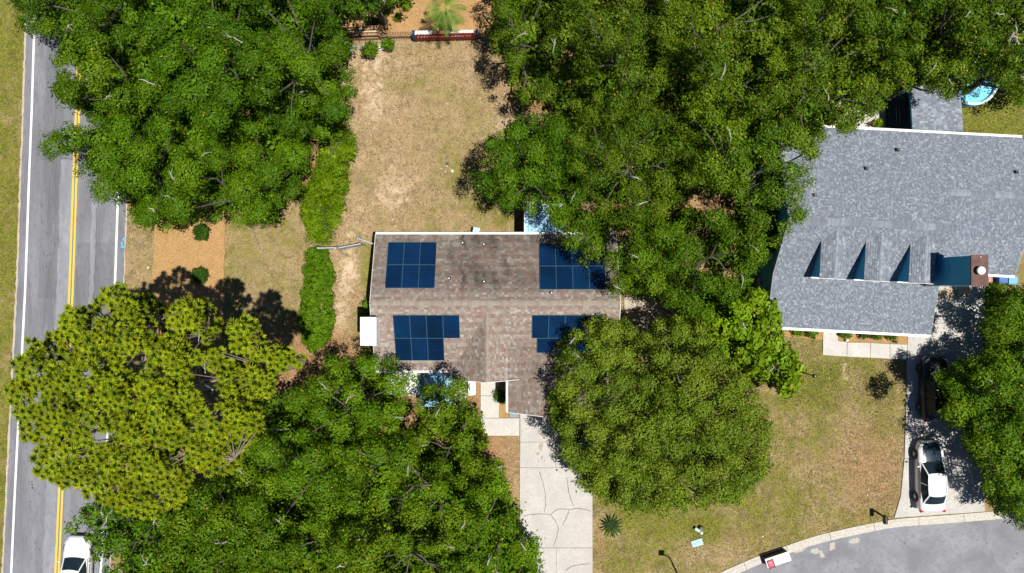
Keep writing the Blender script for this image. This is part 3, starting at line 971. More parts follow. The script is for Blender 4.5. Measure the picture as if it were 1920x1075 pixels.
# ---- solar arrays ------------------------------------------------------------
M['pvframe'] = mat_simple('panel_frame', (.055, .15, .21), None, 3, .4, .3)
m, nt, b = new_mat('solar_glass')
b.inputs['Roughness'].default_value = .16; b.inputs['Specular IOR Level'].default_value = .5
f = noise(nt, .55, 3, .5, coord(nt)); f2 = noise(nt, 5, 4, .6, coord(nt))
c = mixc(nt, ramp(nt, f, .3, .7), (.002, .015, .050), (.003, .028, .096))
c = mixc(nt, ramp(nt, f2, .62, .8), c, (.012, .05, .14))
oi = N(nt, 'ShaderNodeObjectInfo')
c = mixc(nt, oi.outputs['Random'], c, mixc(nt, 1.0, c, (.45, .55, .60), 'MULTIPLY'))
sx = N(nt, 'ShaderNodeSeparateXYZ'); tcn = N(nt, 'ShaderNodeTexCoord'); nt.links.new(tcn.outputs['Object'], sx.inputs[0])
for ax in (0, 1):
    fr_ = math_n(nt, 'FRACT', math_n(nt, 'MULTIPLY', sx.outputs[ax], 6.1), 0)
    c = mixc(nt, math_n(nt, 'MULTIPLY', math_n(nt, 'GREATER_THAN', fr_, .93), .22), c, (.05, .12, .18))
nt.links.new(c, b.inputs['Base Color']); M['pv'] = m


def solar(label, cells, back):
    """cells: (x, y_top, w, d) rectangles in plan; d measured along the slope"""
    cosm = 1 / math.sqrt(1 + SLM * SLM)
    x0 = cells[0][0]; y0 = cells[0][1]
    root = empty('solar_array', (x0, y0, zmain(x0, y0)), label=label, cat='solar panels', group='rooftop solar arrays')
    ang = -math.atan(SLM) if back else math.atan(SLM)
    for (x, y, w, d) in cells:
        dy = d * cosm
        cy = y - dy / 2
        c0 = Vector((x + w / 2, cy, zmain(x, cy) + .125 * 1.0))
        R = Matrix.Rotation(ang, 3, 'X')
        fr = MB()
        t = .015
        for s in (-1, 1):
            fr.box(c0 + R @ Vector((s * (w / 2 - t / 2 - .006), 0, 0)), (t, d - .012, .04), R=R)
            fr.box(c0 + R @ Vector((0, s * (d / 2 - t / 2 - .006), 0)), (w - 2 * t - .012, t, .04), R=R)
        p = fr.build('solar_panel', M['pvframe'], root)
        MB().box(c0 + R @ Vector((0, 0, -.004)), (w - 2 * t - .014, d - 2 * t - .014, .03), R=R).build('cell_sheet', M['pv'], p)
    rl = MB()
    xs0 = min(c_[0] for c_ in cells); xs1 = max(c_[0] + c_[2] for c_ in cells)
    for y in (cells[0][1] - .4, cells[0][1] - 1.1):
        rl.bar((xs0 + .05, y, zmain(0, y) + .06), (xs1 - .05, y, zmain(0, y) + .06), .04, .05)
    rl.build('mounting_rail', M['alu'], root)
    return root


PW, PH = 1.042, 1.60; DY = PH / math.sqrt(1 + SLM * SLM)
solar('six panel dark blue solar array on the back left corner of the brown shingle roof', [(-7.98 + k * PW, 2.86 - r_ * DY, PW, PH) for r_ in range(2) for k in range(3)], True)
solar('dark blue solar array on the back right of the brown roof, under the oak', [(1.75 + k * PW, 2.78 - r_ * DY, PW, PH) for r_ in range(2) for k in range(4)], True)
solar('stepped seven panel solar array on the front left of the brown roof', [(-7.47 + k * PW, -1.80, PW, PH) for k in range(4)] + [(-7.47 + k * PW, -1.80 - DY, PW, PH) for k in range(3)], False)
solar('stepped solar array on the front right of the brown roof, shaded by the round oak', [(1.27 + k * PW, -1.80, PW, PH) for k in range(4)] + [(1.60 + k * PH, -1.80 - DY, PH, PW) for k in range(2)], False)

# ---- rear patio cover ---------------------------------------------------------
pc = empty('patio_cover', (1.0, 5.0, 0), label='white ribbed metal patio cover behind the brown house, under the oak branches', cat='patio cover')
x0, x1, y0, y1 = (985 - 960) * .0352, 3.4, 3.52, 5.35
n_ = 12; w_ = (x1 - x0) / n_
for k in range(n_):
    mb = MB(); xa = x0 + k * w_
    mb.box((xa + w_ / 2, (y0 + y1) / 2, 2.45), (w_ - .012, y1 - y0, .03)); mb.box((xa + .03, (y0 + y1) / 2, 2.48), (.04, y1 - y0, .05))
    mb.build('roof_pan', M['shadewhite'], pc)
tr = MB(); tr.box(((x0 + x1) / 2, y1 + .05, 2.44), (x1 - x0 + .1, .1, .12)); tr.box((x0 - .04, (y0 + y1) / 2, 2.44), (.08, y1 - y0, .12)); tr.box(((x0 + x1) / 2, y0 + .02, 2.52), (x1 - x0, .06, .06))
tr.build('edge_beam', M['white'], pc)
for x_ in (x0 + .1, (x0 + x1) / 2, x1 - .1): MB().box((x_, y1 - .1, 1.2), (.09, .09, 2.4)).build('post', M['white'], pc)

# ---- white front canopy ---------------------------------------------------------
cn = empty('canopy', (-5, -6.8, 0), label='white metal hip canopy beside the front porch, dappled by tree shade', cat='canopy')
x0, x1, y0, y1, hb, ht = -6.1, -3.95, -7.95, -5.65, 2.2, 3.25
xm, ym = (x0 + x1) / 2, (y0 + y1) / 2
pk_ = (xm, ym, ht)
cor = [(x0, y0, hb), (x1, y0, hb), (x1, y1, hb), (x0, y1, hb)]
for k in range(4):
    a, c_ = Vector(cor[k]), Vector(cor[(k + 1) % 4]); p_ = Vector(pk_); d = Vector((0, 0, -.03))
    MB().bar(Vector(cor[k]) + Vector((0, 0, .03)), p_ + Vector((0, 0, .03)), .06, .03).build('hip_trim', M['alu'], cn)
    MB().add([a, c_, p_, a + d, c_ + d, p_ + d], [(0, 1, 2), (5, 4, 3), (0, 3, 4, 1), (1, 4, 5, 2), (2, 5, 3, 0)]).build('roof_panel', M['shadewhite'], cn)
for c_ in cor: MB().box((c_[0] * .97 + xm * .03, c_[1] * .97 + ym * .03, hb / 2), (.07, .07, hb)).build('post', M['white'], cn)
aw = empty('awning', (-6.5, -5.6, 0), label='flat white awning along the front left eave of the brown house', cat='awning')
for k in range(4): MB().box((-8.0 + k * .55, -6.35, 2.45), (.53, 1.5, .03)).build('awning_panel', M['whitemetal'], aw)
for x_ in (-8.2, -6.2): MB().box((x_, -7.0, 1.2), (.06, .06, 2.6)).build('post', M['white'], aw)
bw = MB().box((-2.75, -6.75, .32), (.5, 1.35, .64)); o = bw.build('planter_wall', M['white']); tag(o, 'low white planter wall at the left of the front walk', 'wall')

# ---- vinyl fence between hedge and house ---------------------------------------
fn = empty('fence', (-11.5, 2.8, 0), label='grey vinyl fence panels running from the hedge to the brown house', cat='fence')
for (a, c_) in (((597, 465.5), (637, 464.5)), ((629, 466), (675, 457.5)), ((671, 447.5), (705, 459))):
    A = P(*a); B = P(*c_)
    # readings are of the fence top: bring them down to the ground
    A = P(a[0], a[1], 1.7).xy.to_3d(); B = P(c_[0], c_[1], 1.7).xy.to_3d()
    n_ = max(3, int((B - A).length / .155))
    for k in range(n_):
        q = A.lerp(B, (k + .5) / n_); d = (B - A).normalized()
        MB().box((q.x, q.y, .85), ((B - A).length / n_ - .008, .035, 1.62), rz=math.atan2(d.y, d.x)).build('board', M['vinyl'], fn)
    mb = MB(); mb.bar((A.x, A.y, 1.68), (B.x, B.y, 1.68), .075, .05); mb.bar((A.x, A.y, .15), (B.x, B.y, .15), .06, .08); mb.build('rail', M['vinyl'], fn)
    for q in (A, B): MB().box((q.x, q.y, .9), (.11, .11, 1.8)).build('post', M['vinyl'], fn)

# ---- grey shingle neighbour house -----------------------------------------------
TH = math.radians(-3.0); ca_, sa_ = math.cos(TH), math.sin(TH)
OA = Vector((27.2, -3.14, 0))


def L(a, bb, h): return Vector((OA.x + a * ca_ - bb * sa_, OA.y + a * sa_ + bb * ca_, h))


def col_grey(r, p):
    q = r.random()
    if q < .36: c = (.165, .193, .235)
    elif q < .70: c = (.20, .23, .278)
    elif q < .92: c = (.25, .28, .328)
    else: c = (.31, .34, .385)
    k = r.uniform(.88, 1.12); return tuple(x * k for x in c)


def col_greycap(r, p):
    k = (.80 + .28 * (math.sin(p.x * 2.3) > .2)) * r.uniform(.85, 1.15); return (.275 * k, .305 * k, .345 * k)


H2 = empty('house', L(-5, 6, 0), label='large grey shingle roofed house with three dormers at the right', cat='house')
roof = MB(); tabs = MB(); caps = MB()
HRm, HBk, BB, BR, BK = 5.75, 3.7, 13.1, 6.7, 3.45
AL, AM, AR = -10.65, -.45, 5.3
SB = (HRm - 3) / (BB - BR); WB = 9.05; HW = 3 + SB * (BB - WB); WF = 4.15
pl2 = [[L(AL, 0, 3), L(0, 0, 3), L(0, BK, HBk), L(AL, BK, HBk)],
       [L(AL, BK, HBk), L(AM, BK, HBk), L(AM, BR, HRm), L(AL, BR, HRm)],
       [L(AM, BB, 3), L(AL, BB, 3), L(AL, BR, HRm), L(AM, BR, HRm)],
       [L(AR, BB, 3), L(AM, BB, 3), L(AM, WB, HW), L(AR, WB, HW)],
       [L(AM, WF, 3), L(AR, WF, 3), L(AR, WB, HW), L(AM, WB, HW)]]
for i, pl in enumerate(pl2):
    deck(roof, pl); shingles(tabs, pl, .115, .055, .15, col_grey, 20 + i, .022)
ridge_caps(caps, L(AL, BR, HRm), L(AM, BR, HRm), SB, .63, col_greycap, .12, .20, 5)
ridge_caps(caps, L(AM, WB, HW), L(AR, WB, HW), SB, .34, col_greycap, .12, .20, 6)
R2 = roof.build('roof', M['deck'], H2)
tabs.build('shingle_tabs', M['shingle'], R2, kind='stuff')
caps.build('ridge_cap', M['shingle'], R2, kind='stuff')
gutter(R2, L(AL, -.085, 3), L(0, -.085, 3), .15); gutter(R2, L(AR, BB + .085, 3), L(AL, BB + .085, 3), .15); gutter(R2, L(AM + .9, WF - .085, 3), L(AR, WF - .085, 3), .15)
fb = MB()
for (p_, q_) in ((L(AL - .015, 0, 3), L(AL - .015, BK, HBk)), (L(AL - .015, BK, HBk), L(AL - .015, BR, HRm)), (L(AL - .015, BR, HRm), L(AL - .015, BB, 3)), (L(AR + .015, BB, 3), L(AR + .015, WB, HW)),
                 (L(AR + .015, WB, HW), L(AR + .015, WF, 3)), (L(.015, 0, 3), L(.015, BK, HBk))):
    fb.bar(p_ + Vector((0, 0, -.08)), q_ + Vector((0, 0, -.08)), .03, .17)
fb.build_each('fascia', M['drip'], R2)
wl_ = MB()


def lbox(mb, a0, a1, b0, b1, z0, z1, col=None):
    q = [L(a0, b0, 0), L(a1, b0, 0), L(a1, b1, 0), L(a0, b1, 0)]
    mb.prism([(p.x, p.y) for p in q], z0, z1, col); return mb


lbox(wl_, AL + .35, AM, 1.9, BB - .5, 0, 2.9); lbox(wl_, AM - .1, AR - .35, WF + .45, BB - .5, 0, 2.9)
def gable(mb, a, pts):
    v = [L(a, bb, z) for bb, z in pts] + [L(a + .12, bb, z) for bb, z in pts]; n = len(pts)
    mb.add(v, [tuple(range(n - 1, -1, -1)), tuple(range(n, 2 * n))] + [(i, (i + 1) % n, n + (i + 1) % n, n + i) for i in range(n)])
gable(wl_, AL + .35, [(1.9, 2.85), (BB - .5, 2.85), (BR, HRm - .2), (BK, HBk - .16)])
gable(wl_, AR - .45, [(WF + .5, 2.85), (BB - .5, 2.85), (WB, HW - .2)])
gable(wl_, AM - .14, [(BK, 3.0), (BB - 1, 3.0), (BR, HRm - .15), (BK, HBk - .15)])
wl_.build('wall', M['siding'], H2)
for a_ in (-10.2, -7.2, -4.2, -.4):
    lbox(MB(), a_ - .07, a_ + .07, .25, .39, 0, 2.95).build('porch_post', M['white'], H2)
lbox(MB(), AL + .3, -.2, .1, 1.9, 0, .14).build('porch_floor', M['concw'], H2)
lbox(MB(), -5.4, -4.5, 1.84, 1.9, .14, 2.2).build('front_door', M['white'], H2)
for a_ in (-9.4, -7.6, -2.6):
    wf = lbox(MB(), a_, a_ + 1.1, 1.82, 1.9, .9, 2.3).build('window', M['white'], H2)
    lbox(MB(), a_ + .08, a_ + 1.02, 1.80, 1.82, .98, 2.22).build('pane', M['wg'], wf)
for (px_, py_, h_) in ((1682, 281, 4.3), (1624, 316, 4.9), (1527, 366, 5.2), (1904, 323, 4.3)):
    q = P(px_, py_, h_)
    bb = (q - OA).dot(Vector((-sa_, ca_, 0))); q = P(px_, py_, 3 + SB * (BB - bb))
    MB().box(q + Vector((0, 0, .09)), (.24, .24, .18), taper=.7).build('roof_vent', M['dkmetal'], R2)
# dormers
for k in range(3):
    a0 = -8.27 + k * 2.76; a1 = a0 + 1.46; am = (a0 + a1) / 2; bf = BK - .10; ze, zr = 5.08, 5.42
    dm = empty('dormer', L(am, bf, HBk)) ; dm.parent = H2; dm.matrix_parent_inverse = Matrix.Translation(-Vector(H2.location))
    # body: cheeks and front
    bd = MB(); be = BK + (ze - HBk) / ((HRm - HBk) / (BR - BK))
    v = [L(a0, bf, HBk - .1), L(a1, bf, HBk - .1), L(a1, bf, ze), L(am, bf, zr), L(a0, bf, ze), L(a0, be, ze), L(a1, be, ze)]
    bd.add(v, [(0, 1, 2, 3, 4), (0, 4, 5), (1, 6, 2)])
    o = link_obj('dormer_body', bd.mesh('dormer_body', M['siding'])); o.parent = dm; o.matrix_parent_inverse = Matrix.Translation(-Vector(dm.location))
    tb = MB(); dk = MB(); ov = .06
    br_ = BK + (zr - HBk) / ((HRm - HBk) / (BR - BK)); s_ = (zr - ze) / (am - a0)
    P1 = [L(a0 - ov, be + .05, ze - s_ * ov), L(a0 - ov, bf - .12, ze - s_ * ov), L(am, bf - .12, zr), L(am, br_, zr)]
    P2 = [L(a1 + ov, bf - .12, ze - s_ * ov), L(a1 + ov, be + .05, ze - s_ * ov), L(am, br_, zr), L(am, bf - .12, zr)]
    for i, pl in enumerate((P1, P2)):
        pl = [p + Vector((0, 0, .05)) for p in pl]; deck(dk, pl, .05); shingles(tb, pl, .135, .09, .28, col_grey, 60 + k * 2 + i, .022)
    ridge_caps(tb, L(am, bf - .12, zr + .05), L(am, br_, zr + .05), s_, s_, col_greycap, .12, .09, 70 + k)
    for nm, mb_, mt in (('dormer_roof', dk, M['deck']), ('dormer_shingles', tb, M['shingle'])):
        o = link_obj(nm, mb_.mesh(nm, mt)); o.parent = dm; o.matrix_parent_inverse = Matrix.Translation(-Vector(dm.location))
        if nm == 'dormer_shingles': o['kind'] = 'stuff'
    fr = MB(); fr.bar(L(a0 - .02, bf - .05, HBk + .02), L(a1 + .02, bf - .05, HBk + .02), .10, .07)
    fr.bar(L(a0 - ov, bf - .13, ze + .0), L(am, bf - .13, zr + .03), .03, .10); fr.bar(L(am, bf - .13, zr + .03), L(a1 + ov, bf - .13, ze + .0), .03, .10)
    fr.bar(L(a0 + .25, bf - .02, 4.05), L(a1 - .25, bf - .02, 4.05), .06, .06)
    fr.build_each('dormer_trim', M['white'], dm, inv=Matrix.Translation(-Vector(dm.location)))
    gl = MB(); gl.bar(L(am - .33, bf - .03, 4.55), L(am + .33, bf - .03, 4.55), .03, .85)
    o = link_obj('dormer_window', gl.mesh('dormer_window', M['black'])); o.parent = dm; o.matrix_parent_inverse = Matrix.Translation(-Vector(dm.location))
# chimney chase
q0 = P(1821.5, 536, 8.0); q1 = P(1852, 478.5, 8.0)
M['rust'] = mat_simple('rusty_cap_metal', (.065, .022, .017), (.12, .05, .038), 2.2, .6, .2)
cc = ((q0.x + q1.x) / 2, (q0.y + q1.y) / 2)
chm = MB().box((cc[0], cc[1], 4.0), (q1.x - q0.x - .05, q1.y - q0.y - .05, 7.92)).build('chimney', M['siding'], H2)
MB().box((cc[0], cc[1], 7.98), (q1.x - q0.x + .04, q1.y - q0.y + .04, .08)).build('chimney_cap', M['rust'], chm)
q = P(1841, 507.5, 8.3)
MB().lathe((q.x - .0, q.y, 8.0), [(.15, .0), (.15, .2), (.22, .22), (.25, .26), (.22, .31), (.08, .34)], 20).build('flue_cap', M['whitemetal'], chm)
MB().lathe((q.x + .1, q.y + .8, 8.02), [(.03, 0), (.03, .05)], 6).build('cap_screw', M['whitemetal'], chm)
tb = MB(); tb.box((q0.x - .02, q0.y - .01, 5.8), (.10, .05, 4.3)); tb.build('corner_board', M['white'], chm)
gr_ = MB()
for k in range(10): gr_.box((q0.x + .018, q0.y + .12 + k * .165, 5.8), (.02, .012, 4.2))
gr_.build_each('batten', M['siding'], chm)
# back porch roof and screened deck
q0 = P(1709, 247, 2.7); q1 = P(1803, 160, 2.7)
bp = MB(); tb = MB(); pl = [Vector((q1.x, q1.y, 2.55)), Vector((q0.x, q1.y, 2.55)), Vector((q0.x, q0.y, 2.85)), Vector((q1.x, q0.y, 2.85))]
deck(bp, pl); shingles(tb, pl, .14, .09, .3, col_grey, 90, .018)
pr = bp.build('porch_roof', M['deck'], H2); tb.build('porch_shingles', M['shingle'], pr, kind='stuff')
fb = MB().bar((q0.x, q0.y, 2.77), (q0.x, q1.y, 2.47), .03, .16); fb.build('porch_fascia', M['siding'], pr)
for x_ in (q0.x + .1, q1.x - .1): MB().box((x_, q1.y - .15, 1.2), (.1, .1, 2.4)).build('porch_post', M['white'], H2)
dk = empty('deck', P(1688, 205), label='dark screened deck between the white patio and the back porch roof', cat='deck')
x0, y0 = P(1662, 244).xy; x1, y1 = P(1711, 168).xy
M['dkwood'] = mat_simple('dark_deck_wood', (.06, .10, .13), (.09, .14, .17), 3, .8)
n_ = 14
for k in range(n_): MB().box(((x0 + x1) / 2, y0 + (k + .5) * (y1 - y0) / n_, .3), (x1 - x0, (y1 - y0) / n_ - .02, .04)).build('deck_board', M['dkwood'], dk)
for k in range(15): MB().box((x0 + .28, y0 + .1 + k * .18, .75), (.03, .03, .9)).build('baluster', M['dkmetal'], dk)
for x_ in (x0 + .05, x0 + .28, x0 + .62): MB().box((x_, (y0 + y1) / 2, 1.22), (.07, y1 - y0, .05)).build('rail', M['dkmetal'], dk)
MB().bar((x0 + .62, y0 + 1.55, 1.7), (x1 + .02, y0 + 2.1, 2.2), .09, .05).build('brace_board', M['wood'], dk)
MB().bar((x0 + .62, y0 + 1.45, 1.2), (x1, y0 + 1.45, 1.2), .14, .05).build('rail', M['dkmetal'], dk)
# ------------------------------------------------------------------ trees
def poly_dist(poly, X, Y):
    """signed distance (px) to polygon edge, positive inside"""
    d = np.full(X.shape, 1e9); ins = np.zeros(X.shape, bool); n = len(poly)
    for i in range(n):
        x0, y0 = poly[i]; x1, y1 = poly[(i + 1) % n]
        ex, ey = x1 - x0, y1 - y0; t = np.clip(((X - x0) * ex + (Y - y0) * ey) / (ex * ex + ey * ey + 1e-9), 0, 1)
        d = np.minimum(d, np.hypot(X - x0 - t * ex, Y - y0 - t * ey))
        c = ((y0 > Y) != (y1 > Y)) & (X < (x1 - x0) * (Y - y0) / (y1 - y0 + 1e-12) + x0)
        ins ^= c
    return np.where(ins, d, -d)


def scatter(poly, spacing, dmin, rs, tries=9):
    xs = [p[0] for p in poly]; ys = [p[1] for p in poly]
    n = int((max(xs) - min(xs) + 40) * (max(ys) - min(ys) + 40) / spacing ** 2 * tries)
    X = rs.uniform(min(xs), max(xs), n); Y = rs.uniform(min(ys), max(ys), n)
    D = poly_dist(poly, X, Y); k = D > dmin; X, Y, D = X[k], Y[k], D[k]
    out = []; cell = {}
    for x, y, d in zip(X, Y, D):
        cx, cy = int(x // spacing), int(y // spacing); ok = True
        for i in (-1, 0, 1):
            for j in (-1, 0, 1):
                for (a, b_) in cell.get((cx + i, cy + j), ()):
                    if (a - x) ** 2 + (b_ - y) ** 2 < spacing ** 2: ok = False
        if ok: cell.setdefault((cx, cy), []).append((x, y)); out.append((x, y, d))
    return out


def unit(v): return v / (np.linalg.norm(v, axis=1, keepdims=True) + 1e-9)


def leaf_quads(c, nrm, L, W, rs, roll=None):
    """diamond leaves centred at c with normal nrm"""
    n = len(c); t = unit(np.cross(nrm, rs.normal(size=(n, 3)))); s = np.cross(nrm, t)
    L = L[:, None]; W = W[:, None]
    fold = nrm * (W * .35)
    V = np.stack([c - t * L, c - s * W + fold, c + t * L, c + s * W + fold], 1)
    return V.reshape(-1, 3)


def lobe_leaves(C, R, pal, rs, dens=170, leaf=.085, flat=.75, low=False, lobecol=.16, twig=7, spread=.115, elong=.55, up=.16, ycol=.03):
    """leaves in twig sprays on the shell of lobes. C (m,3) centres, R (m,) radii"""
    Vs, Cs = [], []
    pal = np.array(pal)
    for c, r in zip(C, R):
        nt_ = max(6, int(dens * r * r))
        d = unit(rs.normal(size=(nt_ * 2, 3))); d = d[d[:, 2] > -.35][:nt_]
        n1 = len(d)
        ph = rs.uniform(0, 6.28, 3)
        bumpy = 1 + .16 * np.sin(d[:, 0] * 5 + ph[0]) * np.sin(d[:, 1] * 5 + ph[1]) + .10 * np.sin(d[:, 2] * 7 + ph[2])
        rad = r * bumpy * rs.uniform(.58, 1.06, n1) ** .8
        tw = c + d * rad[:, None] * np.array([1, 1, flat])
        hue = pal[rs.randint(len(pal), size=1)][0] * (1 + rs.uniform(-lobecol, lobecol))
        tcol = hue * .65 + pal[rs.randint(len(pal), size=n1)] * .35
        tcol = tcol * rs.uniform(.78, 1.22, (n1, 1))
        k = twig
        cc = np.repeat(tw, k, 0) + rs.normal(size=(n1 * k, 3)) * spread * np.array([1, 1, .6])
        nn = unit(np.repeat(d, k, 0) * .75 + np.array([0, 0, up]) + rs.normal(size=(n1 * k, 3)) * .30)
        lc = np.repeat(tcol, k, 0) * rs.uniform(.72, 1.28, (n1 * k, 1))
        yl = rs.rand(n1 * k) < ycol
        lc[yl] = np.array([.30, .27, .03]) * rs.uniform(.7, 1.2, (yl.sum(), 1))
        ln = leaf * rs.uniform(.6, 1.35, n1 * k)
        Vs.append(leaf_quads(cc, nn, ln, ln * elong, rs)); Cs.append(lc)
    return np.concatenate(Vs), np.concatenate(Cs)


PAL = {
    'dark': [(0.059, 0.132, 0.0023), (0.078, 0.167, 0.0028), (0.047, 0.111, 0.0023), (0.103, 0.193, 0.0031)],
    'olive': [(0.082, 0.155, 0.0043), (0.104, 0.184, 0.0050), (0.063, 0.130, 0.0036), (0.123, 0.200, 0.0058), (0.054, 0.121, 0.0036)],
    'mid': [(0.067, 0.149, 0.0027), (0.086, 0.179, 0.0031), (0.106, 0.196, 0.0038), (0.054, 0.124, 0.0023)],
    'bright': [(0.087, 0.176, 0.0030), (0.114, 0.207, 0.0038), (0.133, 0.219, 0.0045), (0.068, 0.144, 0.0030)],
    'round': [(0.129, 0.188, 0.0106), (0.156, 0.216, 0.0130), (0.107, 0.157, 0.0094), (0.182, 0.228, 0.0152)],
    'lime': [(0.163, 0.259, 0.0048), (0.196, 0.284, 0.0055), (0.131, 0.226, 0.0040), (0.114, 0.184, 0.0048)],
    'yellow': [(0.173, 0.264, 0.0030), (0.202, 0.279, 0.0038), (0.137, 0.231, 0.0030), (0.108, 0.192, 0.0030)],
    'shrub': [(0.030, 0.081, 0.0040), (0.043, 0.103, 0.0049), (0.025, 0.068, 0.0032)],
    'hedge': [(0.091, 0.187, 0.0030), (0.106, 0.207, 0.0037), (0.076, 0.163, 0.0030)],
}


def limb(mb, a, c, r0, r1, rs, wob=.12, seg=5):
    pts = []; a = Vector(a); c = Vector(c); Ln = (c - a).length
    for i in range(seg + 1):
        t = i / seg
        p = a.lerp(c, t); p.z += math.sin(t * math.pi) * -.06 * Ln * 0
        if 0 < i < seg: p += Vector(rs.uniform(-1, 1, 3)) * wob * Ln * .3
        pts.append(p)
    mb.tube(pts, [r0 + (r1 - r0) * i / seg for i in range(seg + 1)], 5, cap=False)
    return pts


TREES = []


def tree(name, label, poly, h0, h1, pal='dark', spacing=46, rad=(.75, 1.15), dens=150, leaf=.085, seed=1, holes=(), jit=.7, dome=90, group=None, cat='tree',
         lower=True, trunk_r=.24, bark='bark', flat=.75, bare=2, lobecol=.16, twig=7, spread=.115, elong=.55, base=None, ycol=.03, clump=.8, lowfrac=.42, gaps=False):
    rs = np.random.RandomState(seed)
    ks = 30.0
    pts = scatter(poly, spacing, rad[0] * ks * .62, rs)
    leaf *= rs.uniform(.86, 1.18)
    if gaps:
        pts = [p for p in pts if p[2] < 22 or math.sin(p[0] * .034 + seed) * math.sin(p[1] * .037 + seed * 2.1) + .5 * math.sin(p[0] * .075 + p[1] * .06 + seed) > -.62 + rs.uniform(-.2, .1)]
    for hx, hy, hr in holes:
        pts = [p for p in pts if (p[0] - hx) ** 2 + (p[1] - hy) ** 2 > hr * hr]
    C, R = [], []
    for x, y, d in pts:
        t = min(1.0, d / dome); h = h0 + (h1 - h0) * math.sqrt(max(0, 1 - (1 - t) ** 2)) + rs.uniform(-jit, jit)
        h += clump * (math.sin(x * .052 + seed) * math.sin(y * .047 + seed * 2.1) + .6 * math.sin(x * .09 + y * .05 + seed) ) * min(1, d / 40)
        r = rs.uniform(*rad); r = min(r, max(.35, d / ks * 1.08))
        C.append(tuple(P(x, y, h))); R.append(r)
    # small edge tufts make the outline uneven
    for x, y, d in scatter(poly, spacing * .55, 4, rs, 5):
        if d < rad[1] * ks * .9:
            if any((x - hx) ** 2 + (y - hy) ** 2 < hr * hr for hx, hy, hr in holes): continue
            C.append(tuple(P(x, y, h0 + rs.uniform(-.9, .5)))); R.append(rs.uniform(.26, .5))
    C = np.array(C); R = np.array(R)
    V1, K1 = lobe_leaves(C, R, PAL[pal], rs, dens, leaf, flat, twig=twig, lobecol=lobecol, spread=spread, elong=elong, ycol=ycol)
    V, K = [V1], [K1]
    if lower:
        lo = scatter(poly, spacing * .95, rad[1] * ks * .6, rs)
        lo = [p for p in lo if not any((p[0] - hx) ** 2 + (p[1] - hy) ** 2 < (hr * 1.0) ** 2 for hx, hy, hr in holes)]
        if lo:
            C2 = np.array([tuple(P(x, y, max(1.3, h0 * lowfrac + rs.uniform(-.6, .6)))) for x, y, d in lo])
            V2, K2 = lobe_leaves(C2, np.full(len(C2), rad[1] * .9), PAL[pal], rs, dens * .6, leaf * 1.7, .8, twig=twig, lobecol=lobecol, spread=.2, ycol=0)
            V.append(V2); K.append(K2)
    V = np.concatenate(V); K = np.concatenate(K) * (rs.uniform(.84, 1.06) * np.array([rs.uniform(.90, 1.08), 1.0, 1.0]))
    cen = C[:, :2].mean(0)
    if base is not None: cen = np.array(P(*base)[:2])
    root = empty(name, (float(cen[0]), float(cen[1]), 0), label=label, cat=cat, group=group)
    crown = link_obj('crown', np_mesh('crown', V, 4, M['leaf'], K), root)
    # trunk and limbs
    tb = MB(); B0 = Vector((cen[0], cen[1], 0)); top = Vector((cen[0] + rs.uniform(-.3, .3), cen[1] + rs.uniform(-.3, .3), h0 * .42))
    tb.tube([B0 + Vector((0, 0, -.1)), B0 + Vector((0, 0, .25)), B0.lerp(top, .5), top], [trunk_r * 1.5, trunk_r * 1.1, trunk_r * .95, trunk_r * .85], 8)
    order = list(range(len(pts))); rs.shuffle(order)
    order = order[:20]
    main = order[:6]; mains = []
    for i in main:
        e = Vector(C[i]) - Vector((0, 0, 1.1)); mains.append(limb(tb, top - Vector((0, 0, .2)), e, trunk_r * .42, .045, rs))
    for i in order[6:]:
        e = Vector(C[i]) - Vector((0, 0, .55))
        bp_ = min((p for m_ in mains for p in m_[1:4]), key=lambda p: (p - e).length) if mains else top
        limb(tb, bp_, e, .06, .02, rs, seg=4)
    tb.build('trunk', M[bark], root, smooth=True)
    # pale bare twigs poking out of the leaves
    if bare:
        bt = MB()
        for _ in range(bare):
            i = rs.randint(len(pts)); c0 = Vector(C[i]); r = R[i]
            a = rs.uniform(0, 6.28); p = c0 + Vector((math.cos(a) * r * .55, math.sin(a) * r * .55, r * flat * .92 + .10))
            dirv = Vector((rs.uniform(-1, 1), rs.uniform(-1, 1), .15)).normalized(); Ln = rs.uniform(.2, .55)
            q = p + dirv * Ln
            bt.tube([p - dirv * .3 - Vector((0, 0, .35)), p, p.lerp(q, .5) + Vector(rs.uniform(-.08, .08, 3)), q], [.035, .035, .026, .012], 4)
            for s in range(rs.randint(1, 4)):
                b0 = p.lerp(q, rs.uniform(.2, .8)); d2 = (dirv + Vector(rs.uniform(-1, 1, 3)) * .9).normalized()
                bt.tube([b0, b0 + d2 * rs.uniform(.15, .4)], [.018, .008], 3)
        bt.build('bare_twigs', M['palebark'], root, kind='stuff')
    TREES.append(root)
    return root


NW = dict(pal='dark', spacing=46, rad=(.72, .98), dens=285, jit=1.1, dome=80, gaps=True, clump=1.7, bare=2, leaf=.064, ycol=.01)
tree('oak_tree', 'dark green tree at the top left corner reaching over the left road', [(15, -50), (28, 30), (50, 62), (75, 60), (100, 78), (150, 72), (195, 60), (232, 20), (245, -60)], 6.5, 9.0, seed=1, **NW)
tree('oak_tree', 'dark green tree whose ragged branches hang over the yellow centre line, upper of two', [(78, 112), (96, 132), (118, 150), (104, 178), (130, 192), (165, 214), (230, 228), (300, 200), (310, 110), (262, 50), (185, 55), (130, 72), (118, 85), (112, 108)], 6.5, 9.5, seed=2, **NW)
tree('oak_tree', 'dark green tree hanging over the yellow centre line, lower of two beside the road', [(74, 246), (84, 292), (112, 300), (135, 318), (150, 345), (162, 372), (205, 378), (235, 402), (292, 428), (330, 400), (350, 300), (310, 215), (235, 208), (168, 222), (150, 240), (115, 236)], 5.5, 9.0, seed=3, **NW)
